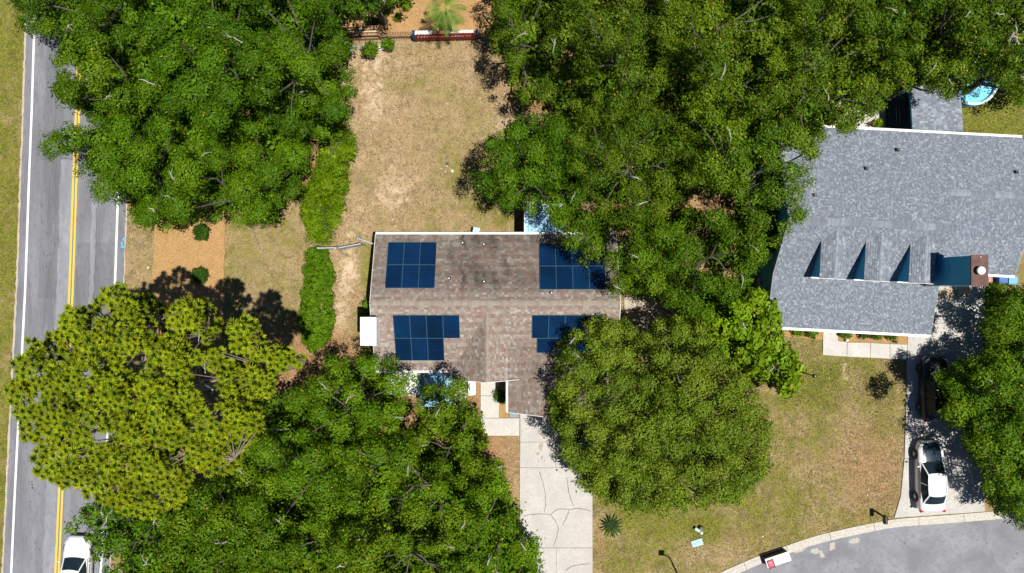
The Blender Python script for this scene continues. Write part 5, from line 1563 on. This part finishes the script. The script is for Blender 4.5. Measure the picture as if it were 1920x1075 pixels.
def make_car(label, loc, rz, paint_m, hood_m=None, suv=False, group=None, L_=4.85, W_=1.86, Hh=1.45):
    root = empty('car', loc, rz, label, 'car', group)
    hw = W_ / 2; hb = .92 if not suv else 1.02; Hh = 1.70 if suv else Hh
    # y forward. stations: (y, half width, shoulder height, bottom)
    S = [(-L_ / 2, hw * .70, hb * .62, .42), (-L_ / 2 + .05, hw * .82, hb * .88, .30), (-L_ / 2 + .22, hw * .92, hb * 1.0, .24), (-L_ * .36, hw * .98, hb * 1.02, .2), (-L_ * .18, hw, hb, .19), (0, hw, hb * .985, .19),
         (L_ * .16, hw * .99, hb * .97, .19), (L_ * .26, hw * .98, hb * .95, .2), (L_ * .36, hw * .955, hb * .88, .2), (L_ * .44, hw * .88, hb * .80, .22), (L_ / 2 - .06, hw * .74, hb * .70, .28), (L_ / 2, hw * .56, hb * .56, .38)]
    vs = []; n = 13
    for y, w, z, zb in S:
        half = [(w * .86, zb), (w * .97, zb + .12), (w, z * .62), (w * .985, z * .84), (w * .93, z * .965), (w * .72, z * 1.02)]
        ring = [(-x, q) for x, q in half] + [(0, z * 1.045)] + [(x, q) for x, q in half[::-1]]
        vs += [(x, y, q) for x, q in ring]
    fs = []
    for i in range(len(S) - 1):
        for k in range(n - 1): fs.append((i * n + k, i * n + k + 1, (i + 1) * n + k + 1, (i + 1) * n + k))
        fs.append((i * n + n - 1, i * n, (i + 1) * n, (i + 1) * n + n - 1))
    fs.append(tuple(range(n))[::-1]); fs.append(tuple((len(S) - 1) * n + k for k in range(n)))
    o = MB().add(vs, fs).build('body', paint_m, root, True, True)
    # bonnet panel, slightly proud
    hoodm = hood_m or paint_m
    hv = []; ys = np.linspace(L_ * .195, L_ * .475, 7)
    for y in ys:
        z = np.interp(y, [s[0] for s in S], [s[2] for s in S]); w = np.interp(y, [s[0] for s in S], [s[1] for s in S]) * .90
        for t in np.linspace(-1, 1, 9):
            zz = z * (1.045 - .045 * abs(t) ** 1.5 * 1.0 - (.05 * max(0, abs(t) - .78) / .22)) + .012
            hv.append((w * t, y, zz))
    hf = [(i * 9 + k, i * 9 + k + 1, (i + 1) * 9 + k + 1, (i + 1) * 9 + k) for i in range(6) for k in range(8)]
    MB().add(hv, hf).build('hood', hoodm, root, True, True, label='very dark hood' if hood_m else None)
    # cabin
    rb0, rb1 = (-L_ * .40, -L_ * .30) if suv else (-L_ * .375, -L_ * .225)
    fb0, fb1 = L_ * .20, L_ * .055
    zb, zr = hb * .99, Hh - .06; wb, wt = hw * .90, hw * .66
    def q(y, w, z): return [(-w, y, z), (w, y, z)]
    base = q(rb0, wb * .86, zb) + q(-L_ * .2, wb, zb) + q(L_ * .05, wb, zb) + q(fb0, wb * .88, zb * .99)
    top = q(rb1, wt * .94, zr) + q(-L_ * .16, wt, zr + .015) + q(-L_ * .02, wt, zr + .01) + q(fb1, wt * .95, zr - .02)
    V_ = base + top
    def glass(nm, idx):
        MB().add([V_[i] for i in idx], [tuple(range(len(idx)))]).build(nm, M['carglass'], root, True)
    # windscreen with curvature
    def curved(nm, b0, b1, t0, t1, bulge):
        vv = []
        for j in range(5):
            s = j / 4
            for i in range(9):
                t = i / 8; a = Vector(b0).lerp(Vector(b1), t); c_ = Vector(t0).lerp(Vector(t1), t); p = a.lerp(c_, s)
                p.y += bulge * (1 - (2 * t - 1) ** 2) * (1 - .35 * s); vv.append(p)
        MB().add(vv, [(j * 9 + i, j * 9 + i + 1, (j + 1) * 9 + i + 1, (j + 1) * 9 + i) for j in range(4) for i in range(8)]).build(nm, M['carglass'], root, True, True)
    curved('windscreen', base[6], base[7], top[6], top[7], .16); curved('rear_window', base[0], base[1], top[0], top[1], -.12)
    for s in (0, 1):
        glass('side_window', [s, 2 + s, 10 + s, 8 + s]); glass('side_window', [2 + s, 4 + s, 12 + s, 10 + s]); glass('side_window', [4 + s, 6 + s, 14 + s, 12 + s])
    # roof panel: slightly domed
    rv = []; yr = np.linspace(rb1 - .03, fb1 + .03, 7)
    for y in yr:
        w = np.interp(y, [rb1, -L_ * .16, -L_ * .02, fb1], [wt * .96, wt * 1.03, wt * 1.03, wt * .97])
        e = .04 * (1 - ((y - (rb1 + fb1) / 2) / ((fb1 - rb1) / 2)) ** 2)
        yb_ = .10 if y > (rb1 + fb1) / 2 else -.08
        for t in np.linspace(-1, 1, 9): rv.append((w * t, y + (yb_ * (1 - t * t) if y in (yr[0], yr[-1]) else 0), zr + .03 + e * .6 - .045 * t ** 4 - .012 * t * t))
    MB().add(rv, [(i * 9 + k, i * 9 + k + 1, (i + 1) * 9 + k + 1, (i + 1) * 9 + k) for i in range(6) for k in range(8)]).build('roof', paint_m, root, True, True)
    pl_ = MB()
    for s in (0, 1):
        for b_, t_ in ((6 + s, 6 + s), (0 + s, 0 + s)): pl_.bar(Vector(base[b_]) + Vector((0, 0, -.02)), Vector(top[t_]) + Vector((0, 0, .03)), .075, .05)
        pl_.bar(Vector(base[2 + s]).lerp(Vector(base[4 + s]), .5), Vector(top[2 + s]).lerp(Vector(top[4 + s]), .5), .05, .03)
        for a, c_ in ((6, 4), (4, 2), (2, 0)): pl_.bar(Vector(top[a + s]) + Vector((0, 0, .015)), Vector(top[c_ + s]) + Vector((0, 0, .015)), .05, .04)
    pl_.build('pillar', paint_m, root, True)
    for s in (-1, 1):
        for y in (L_ * .305, -L_ * .30):
            w = MB(); R = Matrix.Rotation(math.pi / 2, 3, 'Y')
            pr = [(.20, -.10), (.30, -.105), (.325, -.07), (.325, .07), (.30, .105), (.20, .10)]
            vv = []; nn = 20
            for r_, z_ in pr: vv += [Vector((z_ , r_ * math.cos(6.283 * k / nn), r_ * math.sin(6.283 * k / nn))) for k in range(nn)]
            ff = [(i * nn + k, i * nn + (k + 1) % nn, (i + 1) * nn + (k + 1) % nn, (i + 1) * nn + k) for i in range(5) for k in range(nn)]
            ty = MB().add([v + Vector((s * (hw - .085), y, .325)) for v in vv], ff).build('wheel', M['rubber'], root, True, True)
            rm = MB(); c0 = Vector((s * (hw - .0), y, .325))
            for k in range(5):
                a = k * 2 * math.pi / 5; rm.bar(c0, c0 + Vector((0, .2 * math.cos(a), .2 * math.sin(a))), .05, .05)
            rm.build('rim', M['alu'], ty, True)
            ar = MB(); pts_ = [(s * (hw + .004), y + .37 * math.cos(a), .33 + .37 * math.sin(a)) for a in np.linspace(-.15, math.pi + .15, 12)]
            ar.tube(pts_, .03, 5); ar.build('wheel_arch', M['black'], root, True)
        MB().box((s * (hw + .10), L_ * .155, hb + .03), (.19, .10, .13), rz=s * -.2, taper=.85).build('mirror', paint_m if not suv else M['black'], root, True, bevel=.02)
        hl = MB(); hl.add([(s * hw * .45, L_ / 2 - .10, hb * .74), (s * hw * .80, L_ / 2 - .27, hb * .80), (s * hw * .92, L_ * .40, hb * .86), (s * hw * .80, L_ * .40, hb * .93), (s * hw * .52, L_ / 2 - .20, hb * .83)],
                          [(0, 1, 2, 3, 4) if s > 0 else (4, 3, 2, 1, 0)])
        hl.build('headlight', M['lamp'], root, True)
        MB().box((s * hw * .80, -L_ / 2 + .10, hb * .84), (.26, .16, .14), rz=s * -.3).build('tail_light', M['tail'], root, True, bevel=.02)
    for y_ in (L_ * .20, L_ * .02, -L_ * .17):
        for s in (-1, 1): MB().bar((s * (hw + .002), y_, .35), (s * hw * .965, y_ + .01, hb * .96), .012, .012).build('door_seam', M['black'], root, True)
    MB().bar((-hw * .8, -L_ * .385, hb * 1.035), (hw * .8, -L_ * .385, hb * 1.035), .014, .012).build('boot_seam', M['dkmetal'], root, True)
    sl = MB()
    for s in (-1, 1):
        sl.bar((s * (hw - .012), -L_ * .2, hb * .80), (s * (hw - .012), L_ * .2, hb * .78), .03, .012); sl.bar((s * hw * .93, -L_ * .3, hb * .995), (s * hw * .93, L_ * .2, hb * .965), .02, .015)
    sl.build_each('trim_line', M['black'], root, True)
    pb_ = MB(); pb_.box((0, L_ / 2 - .02, .42), (.9, .06, .16)); pb_.box((0, -L_ / 2 + .0, .55), (.5, .04, .13)); pb_.build_each('bumper_grille', M['black'], root, True)
    wp = MB()
    for s in (-1, 1): wp.bar((s * .15, L_ * .205, zb + .03), (s * .15 + .5, L_ * .20 + .05, zb + .05), .02)
    wp.build_each('wiper', M['black'], root, True)
    return root


q = P(1745, 893, .7); make_car('white sedan with a very dark hood parked in the right driveway near the kerb', (q.x - .0, q.y, .055), math.radians(1.0), M['carwhite'], M['hood'])
q = P(1753, 729, .7); make_car('black car in the tree shade of the right driveway', (q.x, q.y, .055), math.radians(0), M['carblack'], suv=True, L_=4.5)
q = P(143, 1071, .7); make_car('white car driving up the left road at the bottom edge', (q.x, q.y, .02), math.radians(-2.5), M['carwhite'], L_=4.7)

# ------------------------------------------------------------------ street furniture and small things
q = P(1643, 960); mb_ = empty('mailbox', (q.x, q.y, 0), label='black mailbox on a post at the kerb left of the right driveway', cat='mailbox')
MB().box((q.x, q.y, .55), (.11, .11, 1.1)).build('post', M['black'], mb_, bevel=.008)
bx = MB(); pr = []
for y in (-.42, .12):
    for a in np.linspace(0, math.pi, 9): pr.append((q.x + .13 * math.cos(a), q.y + y, 1.2 + .12 * math.sin(a)))
    pr += [(q.x - .13, q.y + y, 1.05), (q.x + .13, q.y + y, 1.05)]
bx.add(pr, [(i, (i + 1) % 11, 11 + (i + 1) % 11, 11 + i) for i in range(11)] + [tuple(range(11))[::-1], tuple(range(11, 22))]); bx.build('box', M['black'], mb_)
MB().box((q.x, q.y - .12, 1.02), (.10, .5, .05)).build('bracket', M['black'], mb_)
MB().box((q.x + .145, q.y - .1, 1.25), (.012, .05, .18)).build('flag', M['tail'], mb_)

q = P(1503, 698); yl = empty('lamp_post', (q.x, q.y, 0), label='small black yard lamp post on the lawn right of the light green tree', cat='lamp')
MB().tube([(q.x, q.y, 0), (q.x, q.y, 1.75)], [.045, .035], 8).build('post', M['black'], yl)
MB().lathe((q.x, q.y, 1.75), [(.06, 0), (.12, .06), (.15, .26), (.02, .36)], 6).build('lantern', M['dkmetal'], yl)
MB().lathe((q.x, q.y, 2.11), [(.02, 0), (.03, .03)], 6).build('finial', M['whitemetal'], yl)

# street lamp just outside the bottom edge: its shadow lies on the lawn
hs = P(1240, 1037); hh = 7.2; s_ = Vector((-SUN.x / SUN.z, -SUN.y / SUN.z)) ; hx, hy = hs.x - s_.x * hh, hs.y - s_.y * hh
lx, ly = hx + 1.15, hy - 1.65
lp = empty('street_lamp', (lx, ly, 0), label='tall street lamp just beyond the bottom edge, shading the front lawn', cat='street lamp')
MB().tube([(lx, ly, 0), (lx, ly, 6.2), (lx - .15, ly + .25, 6.8), (hx + .62, hy - .40, 7.18), (hx + .5, hy - .27, 7.2), (hx + .2, hy - .12, 7.2)], [.085, .07, .06, .05, .045, .045], 8).build('pole', M['dkmetal'], lp)
MB().box((hx, hy, 7.2), (.40, .40, .12), taper=.85).build('lamp_head', M['dkmetal'], lp)

# white board box with the red square at the kerb
c0 = P(1459, 1050, .68); th = math.radians(18.5)
M['redtray'] = mat_simple('red_plastic', (.55, .01, .06), (.62, .02, .09), 5, .35); M['dkred'] = mat_simple('dark_red_plastic', (.16, .005, .03), None, 5, .4)
R = Matrix.Rotation(th, 3, 'Z')
def rl_(x, y, z=0): v = R @ Vector((x, y, z)); return (c0.x + v.x, c0.y + v.y, z)
bb = empty('toy_cabinet', (c0.x, c0.y, 0), label='white box with a red square tray on its lower left corner, standing at the kerb', cat='cabinet')
MB().box(rl_(0, 0, .33), (1.62, .60, .66), rz=th).build('cabinet_body', M['dkmetal'], bb, bevel=.01)  # dark body colour paints in the shaded sides of the white box
MB().box(rl_(0, 0, .675), (1.70, .66, .03), rz=th).build('top_board', M['white'], bb, bevel=.008)
p_ = rl_(-.55, -.10, .72)
t_ = MB()
for dx, dy, w, h in ((-.20, 0, .05, .56), (.20, 0, .05, .56), (0, .255, .45, .05), (0, -.255, .45, .05)):
    v = R @ Vector((dx, dy, 0)); t_.box((p_[0] + v.x, p_[1] + v.y, .73), (w, h, .08), rz=th)
tr_ = t_.build('tray_rim', M['dkred'], bb)
MB().box((p_[0], p_[1], .705), (.36, .47, .03), rz=th).build('tray', M['redtray'], bb)
v = R @ Vector((-.03, .08, 0))
MB().lathe((p_[0] + v.x, p_[1] + v.y, .72), [(.085, 0), (.085, .02), (.045, .025)], 14).build('ring', mat_simple('salmon_plastic', (.75, .30, .22), None, 5, .4), bb)
MB().lathe((p_[0] + v.x, p_[1] + v.y, .745), [(.042, 0), (.042, .004)], 12).build('hole', M['black'], bb)

# utility box, white ball post and water meter lid
q = P(1306, 991); ub = empty('utility_pedestal', (q.x, q.y, 0), label='pale green utility pedestal with a white knob on the lower front lawn', cat='utility box')
MB().bar((q.x - .15, q.y + .08, .2), (q.x + .22, q.y - .14, .34), .19, .17).build('cover', mat_simple('pale_green_plastic', (.42, .60, .56), (.55, .70, .66), 4, .5), ub, bevel=.02)
MB().lathe((q.x + .22, q.y - .16, 0), [(.05, 0), (.05, .34), (.10, .38), (.11, .46), (.06, .53)], 12).build('knob', M['white'], ub)
MB().lathe((q.x + .25, q.y + .08, 0), [(.16, 0), (.16, .12), (.11, .30)], 12).build('cap', M['dkmetal'], ub)
q = P(1307, 1018); ml = empty('meter_lid', (q.x, q.y, 0), math.radians(17), 'pale blue rectangular water meter lid set in the lower front lawn', 'meter lid')
MB().box((0, 0, .02), (.78, .46, .07)).build('lid', mat_simple('pale_blue_plastic', (.34, .52, .62), (.45, .62, .70), 4, .6), ml, True, bevel=.015)
lr = MB()
for x_ in (-.2, .16): lr.lathe((x_, 0, .055), [(.10, 0), (.09, .006)], 12)
lr.build_each('reading_cover', mat_simple('blue_plastic', (.22, .40, .60), None, 4, .5), ml, True)

# path lights
for (x, y, w) in ((1523, 633, 'small path light by the foundation bush left of the neighbour walkway'), (1585, 638, 'small white topped path light at the left end of the straw bed'), (1676, 641, 'small path light at the right end of the straw bed')):
    q = P(x, y); pl_ = empty('path_light', (q.x, q.y, 0), label=w, cat='path light', group='path lights in the straw beds')
    MB().tube([(q.x, q.y, 0), (q.x, q.y, .3)], .015, 5).build('stake', M['dkmetal'], pl_)
    MB().lathe((q.x, q.y, .28), [(.10, 0), (.09, .03), (.03, .06)], 10).build('cap', M['whitemetal'] if x == 1585 else M['dkmetal'], pl_)

# low lattice fence with the red, white and blue bunting, planter boards
fa = P(716, 74.5); fb_ = P(905, 71.5); lf = empty('lattice_fence', (fa.x, fa.y, 0), label='low brown lattice fence along the top of the dry lawn', cat='fence')
n_ = 40; hF = .95; ln_ = .19
for k in range(n_ + 1):
    p = fa.lerp(fb_, k / n_); MB().bar((p.x, p.y, 0), (p.x, p.y + ln_, hF), .055, .03).build('baluster', M['fence'], lf)
for t_ in (.03, .5, .97):
    MB().bar((fa.x, fa.y - .03 + ln_ * t_, hF * t_), (fb_.x, fb_.y - .03 + ln_ * t_, hF * t_), .055, .04).build('rail', M['fence'], lf)
pb0 = P(634, 77); pb1 = P(714, 74.0)
pl_ = empty('planter', (pb0.x, pb0.y, 0), label='long planter of brown boards at the left end of the lattice fence', cat='planter')
for k, (dy, z, w_, m_) in enumerate(((.0, .35, .07, 'wood'), (.34, .45, .20, 'fence'), (.58, .62, .13, 'lumber'), (.86, .7, .22, 'fence'), (1.05, .78, .07, 'wood'))):
    MB().bar((pb0.x, pb0.y + dy * .6, z / 2), (pb1.x, pb1.y + dy * .6, z / 2), w_ * .75, z).build('board', M[m_], pl_)
MB().bar((pb1.x + .04, pb1.y - .05, .4), (pb1.x + .04, pb1.y + .8, .4), .07, .8).build('end_board', M['fence'], pl_)
# bunting: cloth draped over the fence rail
M['cl_w'] = mat_simple('white_cloth', (.72, .70, .68), (.80, .78, .76), 9, .8, bump_s=.4); M['cl_r'] = mat_simple('red_cloth', (.22, .012, .012), (.32, .03, .025), 9, .8, bump_s=.4)
M['cl_b'] = mat_simple('blue_cloth', (.02, .05, .14), (.03, .08, .2), 9, .8, bump_s=.4); M['cl_s'] = mat_simple('salmon_cloth', (.60, .26, .18), (.70, .40, .30), 9, .8)
bn = empty('banner', P(780, 69), label='long red and white striped banner with blue ends draped on the lattice fence', cat='banner')
A = P(778, 70.5).xy.to_3d(); B = P(898, 67.6).xy.to_3d()
def cloth(nm, t0, t1, prof, mat_, amp=.05, n=26, sd=0):
    r_ = np.random.RandomState(sd); vv = []
    d = (B - A)
    for i in range(n + 1):
        t = t0 + (t1 - t0) * i / n; w_ = amp * math.sin(i * 1.9 + sd) + r_.uniform(-amp, amp) * .4
        for (o, z) in prof:
            p = A + d * t; vv.append((p.x, p.y - o - w_ * .5, z + w_ * .6))
    m_ = len(prof)
    MB().add(vv, [(i * m_ + k, (i + 1) * m_ + k, (i + 1) * m_ + k + 1, i * m_ + k + 1) for i in range(n) for k in range(m_ - 1)]).build(nm, M[mat_], bn)
cloth('white_stripe', .035, .30, [(-.10, 1.0), (.0, 1.12), (.10, 1.13), (.20, 1.05)], 'cl_w', .07, 18, 1)
cloth('salmon_stripe', .28, .52, [(-.02, 1.06), (.06, 1.10), (.15, 1.04)], 'cl_s', .05, 20, 2)
cloth('white_stripe', .52, .93, [(-.03, 1.08), (.06, 1.13), (.16, 1.06)], 'cl_w', .03, 30, 3)
cloth('red_stripe', .02, .97, [(.17, 1.04), (.24, .85), (.28, .62)], 'cl_r', .035, 60, 4)
cloth('white_piping', .05, .90, [(.255, .80), (.27, .74)], 'cl_w', .05, 60, 5)
cloth('red_stripe', .02, .97, [(.29, .60), (.31, .35), (.31, .16)], 'cl_r', .03, 60, 6)
cloth('blue_end', -.01, .04, [(-.12, 1.02), (.0, 1.17), (.14, 1.10), (.26, .85), (.30, .5), (.31, .15)], 'cl_b', .03, 5, 7)
cloth('blue_end', .955, 1.0, [(-.12, 1.02), (.0, 1.15), (.14, 1.09), (.26, .85), (.30, .5), (.31, .15)], 'cl_b', .03, 5, 8)

# garden chair frame, teal lounger, pale stone, by the planter
q = P(664, 96); gc = empty('garden_chair', (q.x, q.y, 0), label='thin pale blue metal chair frame in the shade left of the small bushes', cat='chair')
M['bluemetal'] = mat_simple('pale_blue_metal', (.22, .36, .38), None, 4, .4, .3)
for dx, dy, w, h in ((-.1, .0, .04, .5), (.12, .0, .04, .5), (.0, -.25, .5, .04), (.0, .22, .4, .03)): MB().box((q.x + dx, q.y + dy, .45), (w, h, .04)).build('seat_frame', M['bluemetal'], gc)
for dx in (-.2, .22):
    for dy in (-.25, .22): MB().box((q.x + dx, q.y + dy, .22), (.03, .03, .45)).build('leg', M['bluemetal'], gc)
q = P(684, 100); tl = empty('sun_lounger', (q.x, q.y, 0), label='narrow teal folded lounger leaning beside the bushy green plant', cat='lounger')
MB().bar((q.x - .10, q.y + .25, .7), (q.x + .12, q.y - .22, .15), .16, .05).build('cushion', mat_simple('teal_cloth', (.03, .20, .17), (.05, .28, .24), 6, .7), tl)
MB().bar((q.x + .06, q.y - .10, .22), (q.x + .16, q.y - .36, .12), .2, .06).build('foot_rest', mat_simple('navy_cloth', (.02, .05, .09), None, 6, .7), tl)
for s in (-.1, .1): MB().bar((q.x + s - .1, q.y + .25, .68), (q.x + s + .14, q.y - .3, .05), .025).build('frame', M['bluemetal'], tl)


def rock(label, px, py, r, mat_, sd, name='stone', cat='stone', group=None, zs=.6):
    r_ = random.Random(sd); c = P(px, py); vs = []; n = 8
    prof = [(.75, 0), (1.0, .35), (.75, .8), (.3, 1.0)]
    for pr_, z in prof:
        for k in range(n): a = 6.283 * k / n; q_ = r * pr_ * r_.uniform(.75, 1.1); vs.append((c.x + q_ * math.cos(a), c.y + q_ * math.sin(a), z * r * zs))
    fs = [(i * n + k, i * n + (k + 1) % n, (i + 1) * n + (k + 1) % n, (i + 1) * n + k) for i in range(3) for k in range(n)] + [tuple(3 * n + k for k in range(n))]
    o = MB().add(vs, fs).build(name, mat_); return tag(o, label, cat, group)


M['stone'] = mat_simple('white_stone', (.55, .52, .48), (.70, .67, .62), 9, .9, bump_s=.4); M['dkstone'] = mat_simple('burnt_log', (.05, .04, .03), (.14, .09, .06), 9, .9)
rock('largest white stone at the old fire spot in the dry back lawn', 848, 321, .13, M['stone'], 1); rock('dark charred log piece above the white stones in the dry back lawn', 838.5, 307, .12, M['dkstone'], 2, 'log', 'log')
rock('small white stone just below the charred log piece', 838.5, 312, .06, M['stone'], 3); rock('tiny white stone at the left of the old fire spot', 827, 316, .05, M['stone'], 4); rock('flat white chip left of the largest fire spot stone', 835, 322, .055, M['stone'], 5)
rock('pale stone on the dry lawn above the brown roof left array', 736, 412, .06, M['stone'], 6); rock('pinkish white broken slab below the grey green bush near the lattice fence', 716, 89, .28, M['stone'], 7, 'broken_slab', 'slab', zs=.25)
rock('pale stone on the roadside grass left of the mulch bed', 278, 502, .09, M['stone'], 8); rock('small white pebble lying on the orange mulch bed', 405, 492, .045, M['stone'], 9)
rock('grey white pebble on the lower front lawn near the kerb', 1430, 1006, .07, M['stone'], 10); rock('white pebble on the front lawn under the neighbour walkway', 1555, 709, .05, M['stone'], 11); rock('white pebble on the dry part of the front lawn left of the white sedan', 1626, 928, .05, M['stone'], 12)

# teal cushion box behind the brown house
q = P(893, 433.5, .6); tc = empty('storage_box', (q.x, q.y, 0), math.radians(-12), 'small mint green box against the back eave of the brown house', 'box')
MB().box((0, 0, .35), (.40, .42, .7)).build('box_body', mat_simple('mint_plastic', (.25, .55, .50), (.35, .65, .6), 5, .5), tc, True); MB().box((0, 0, .72), (.46, .48, .05)).build('lid', mat_simple('mint_lid', (.40, .68, .64), None, 5, .5), tc, True, bevel=.015)

# door mat box by the garage
q = P(963.5, 778); MB().box((q.x, q.y + .0, .09), (.62, .30, .05)).build('door_mat', mat_simple('blue_grey_mat', (.16, .28, .34), (.24, .36, .42), 12, .9), bevel=.01)
tag(bpy.data.objects['door_mat'], 'pale blue mat at the left corner of the garage', 'mat')

# pool
q = P(1812, 157); po = empty('pool', (q.x, q.y, 0), label='round light blue above ground pool half hidden by the dark tree', cat='pool')
rp = 1.62; zp = .75
M['poolblue'] = mat_simple('pool_liner', (.06, .38, .72), (.10, .50, .82), 2, .4); m, nt, b = new_mat('pool_water')
b.inputs['Base Color'].default_value = (.22, .62, .82, 1); b.inputs['Roughness'].default_value = .04; bump(nt, b, noise(nt, 3, 2, .5, coord(nt)), .15, .05); M['water'] = m
MB().lathe((q.x, q.y, 0), [(rp + .06, 0), (rp + .1, .4), (rp + .03, zp - .05), (rp - .06, zp - .05), (rp - .06, .1)], 36).build('wall', M['poolblue'], po, smooth=True)
tor = MB(); tor.tube([(q.x + rp * math.cos(a), q.y + rp * math.sin(a), zp) for a in np.linspace(0, 2 * math.pi, 37)], .11, 8); tor.build('rim', mat_simple('pool_rim', (.55, .78, .88), (.65, .86, .92), 3, .35), po, smooth=True)
MB().lathe((q.x, q.y, zp - .15), [(rp - .07, 0), (rp - .07, .005)], 36).build('water', M['water'], po)

# plants / toys on the white back patio
q = P(1648, 231, .35)
small_bush('bright green potted plant on the white patio above the grey roof', 1647, 231, .30, .7, 'lime', 201, name='potted_plant', leaf=.07, dens=500, n=6)
r_ = np.random.RandomState(9); q = P(1631, 234); bpz = empty('wood_heap', (q.x, q.y, 0), label='small heap of brown sticks beside the bright green potted plant', cat='sticks')
for k in range(14):
    a = r_.uniform(0, 3.14); c = Vector((q.x + r_.uniform(-.22, .22), q.y + r_.uniform(-.12, .12), .1 + k * .018)); d = Vector((math.cos(a), math.sin(a) * .5, 0)) * .2
    MB().tube([c - d, c + d], [.035, .025], 5).build('stick', M['dkstone'] if k % 2 else M['rust'], bpz)

# lumber, pallet and bins at the top of the right driveway
q0 = P(1760, 556); lb = empty('lumber_stack', (q0.x, q0.y, 0), label='stack of pale boards lying below the chimney at the head of the driveway', cat='lumber')
for k in range(5):
    a = P(1759, 546 + k * 2.9); c = P(1787, 543 + k * 2.9); MB().bar((a.x, a.y, .12 + .02 * (k % 2)), (c.x, c.y, .12), .085, .07).build('board', M['lumber'], lb)
for k in range(9):
    a = P(1789 + k * 3.0, 555 - k * .4); c = P(1791 + k * 3.0 + (k % 3) * 1.5, 545 - k * .4); MB().bar((a.x, a.y, .16), (c.x, c.y, .2), .07, .05).build('board', M['lumber'] if k % 3 else M['wood'], lb)
for k in range(2): a = P(1758 , 552 + k * 9); c = P(1786, 549 + k * 8); MB().bar((a.x, a.y, .05), (c.x, c.y, .05), .05, .07).build('bearer', M['wood'], lb)
M['bin'] = mat_simple('blue_bin_plastic', (.02, .10, .45), (.03, .13, .5), 4, .45); M['binlt'] = mat_simple('light_blue_plastic', (.10, .36, .75), (.14, .42, .8), 4, .45)
for (x, y, mt, lab) in ((1881, 524, 'bin', 'dark blue bin below the gutter of the grey house, right of the chimney'), (1899, 526, 'binlt', 'light blue bin at the right of the dark blue bin')):
    q = P(x, y, .9); bn_ = empty('bin', (q.x, q.y, 0), label=lab, cat='bin')
    MB().box((0, 0, .45), (.50, .48, .9), taper=1.12).build('bin_body', M[mt], bn_, True); MB().box((0, 0, .93), (.60, .56, .06)).build('lid', M[mt], bn_, True, bevel=.02)
    for s in (-.2, .2): MB().lathe((s, .26, .0), [(.08, 0), (.08, .05)], 10).build('wheel', M['rubber'], bn_, True)
q = P(1861, 524, .5); tb_ = empty('bench', (q.x, q.y, 0), label='pinkish brown plank bench between the chimney and the dark blue bin', cat='bench')
for k in range(3): MB().box((-.16 + k * .2, 0, .45), (.18, .42, .04)).build('plank', mat_simple('pink_wood', (.42, .25, .19), (.55, .36, .28), 5, .8), tb_, True)
for sx in (-.2, .2): MB().box((sx, 0, .22), (.06, .3, .42)).build('leg', M['wood'], tb_, True)
q = P(1427, 530); ac = empty('air_conditioner', (q.x, q.y, 0), label='pale air conditioner unit in the dark alley left of the grey house', cat='air conditioner')
MB().box((0, 0, .35), (.7, .7, .7)).build('casing', M['vinyl'], ac, True, bevel=.03); MB().lathe((0, 0, .70), [(.28, 0), (.28, .02), (.05, .04)], 16).build('fan_grille', M['dkmetal'], ac, True)
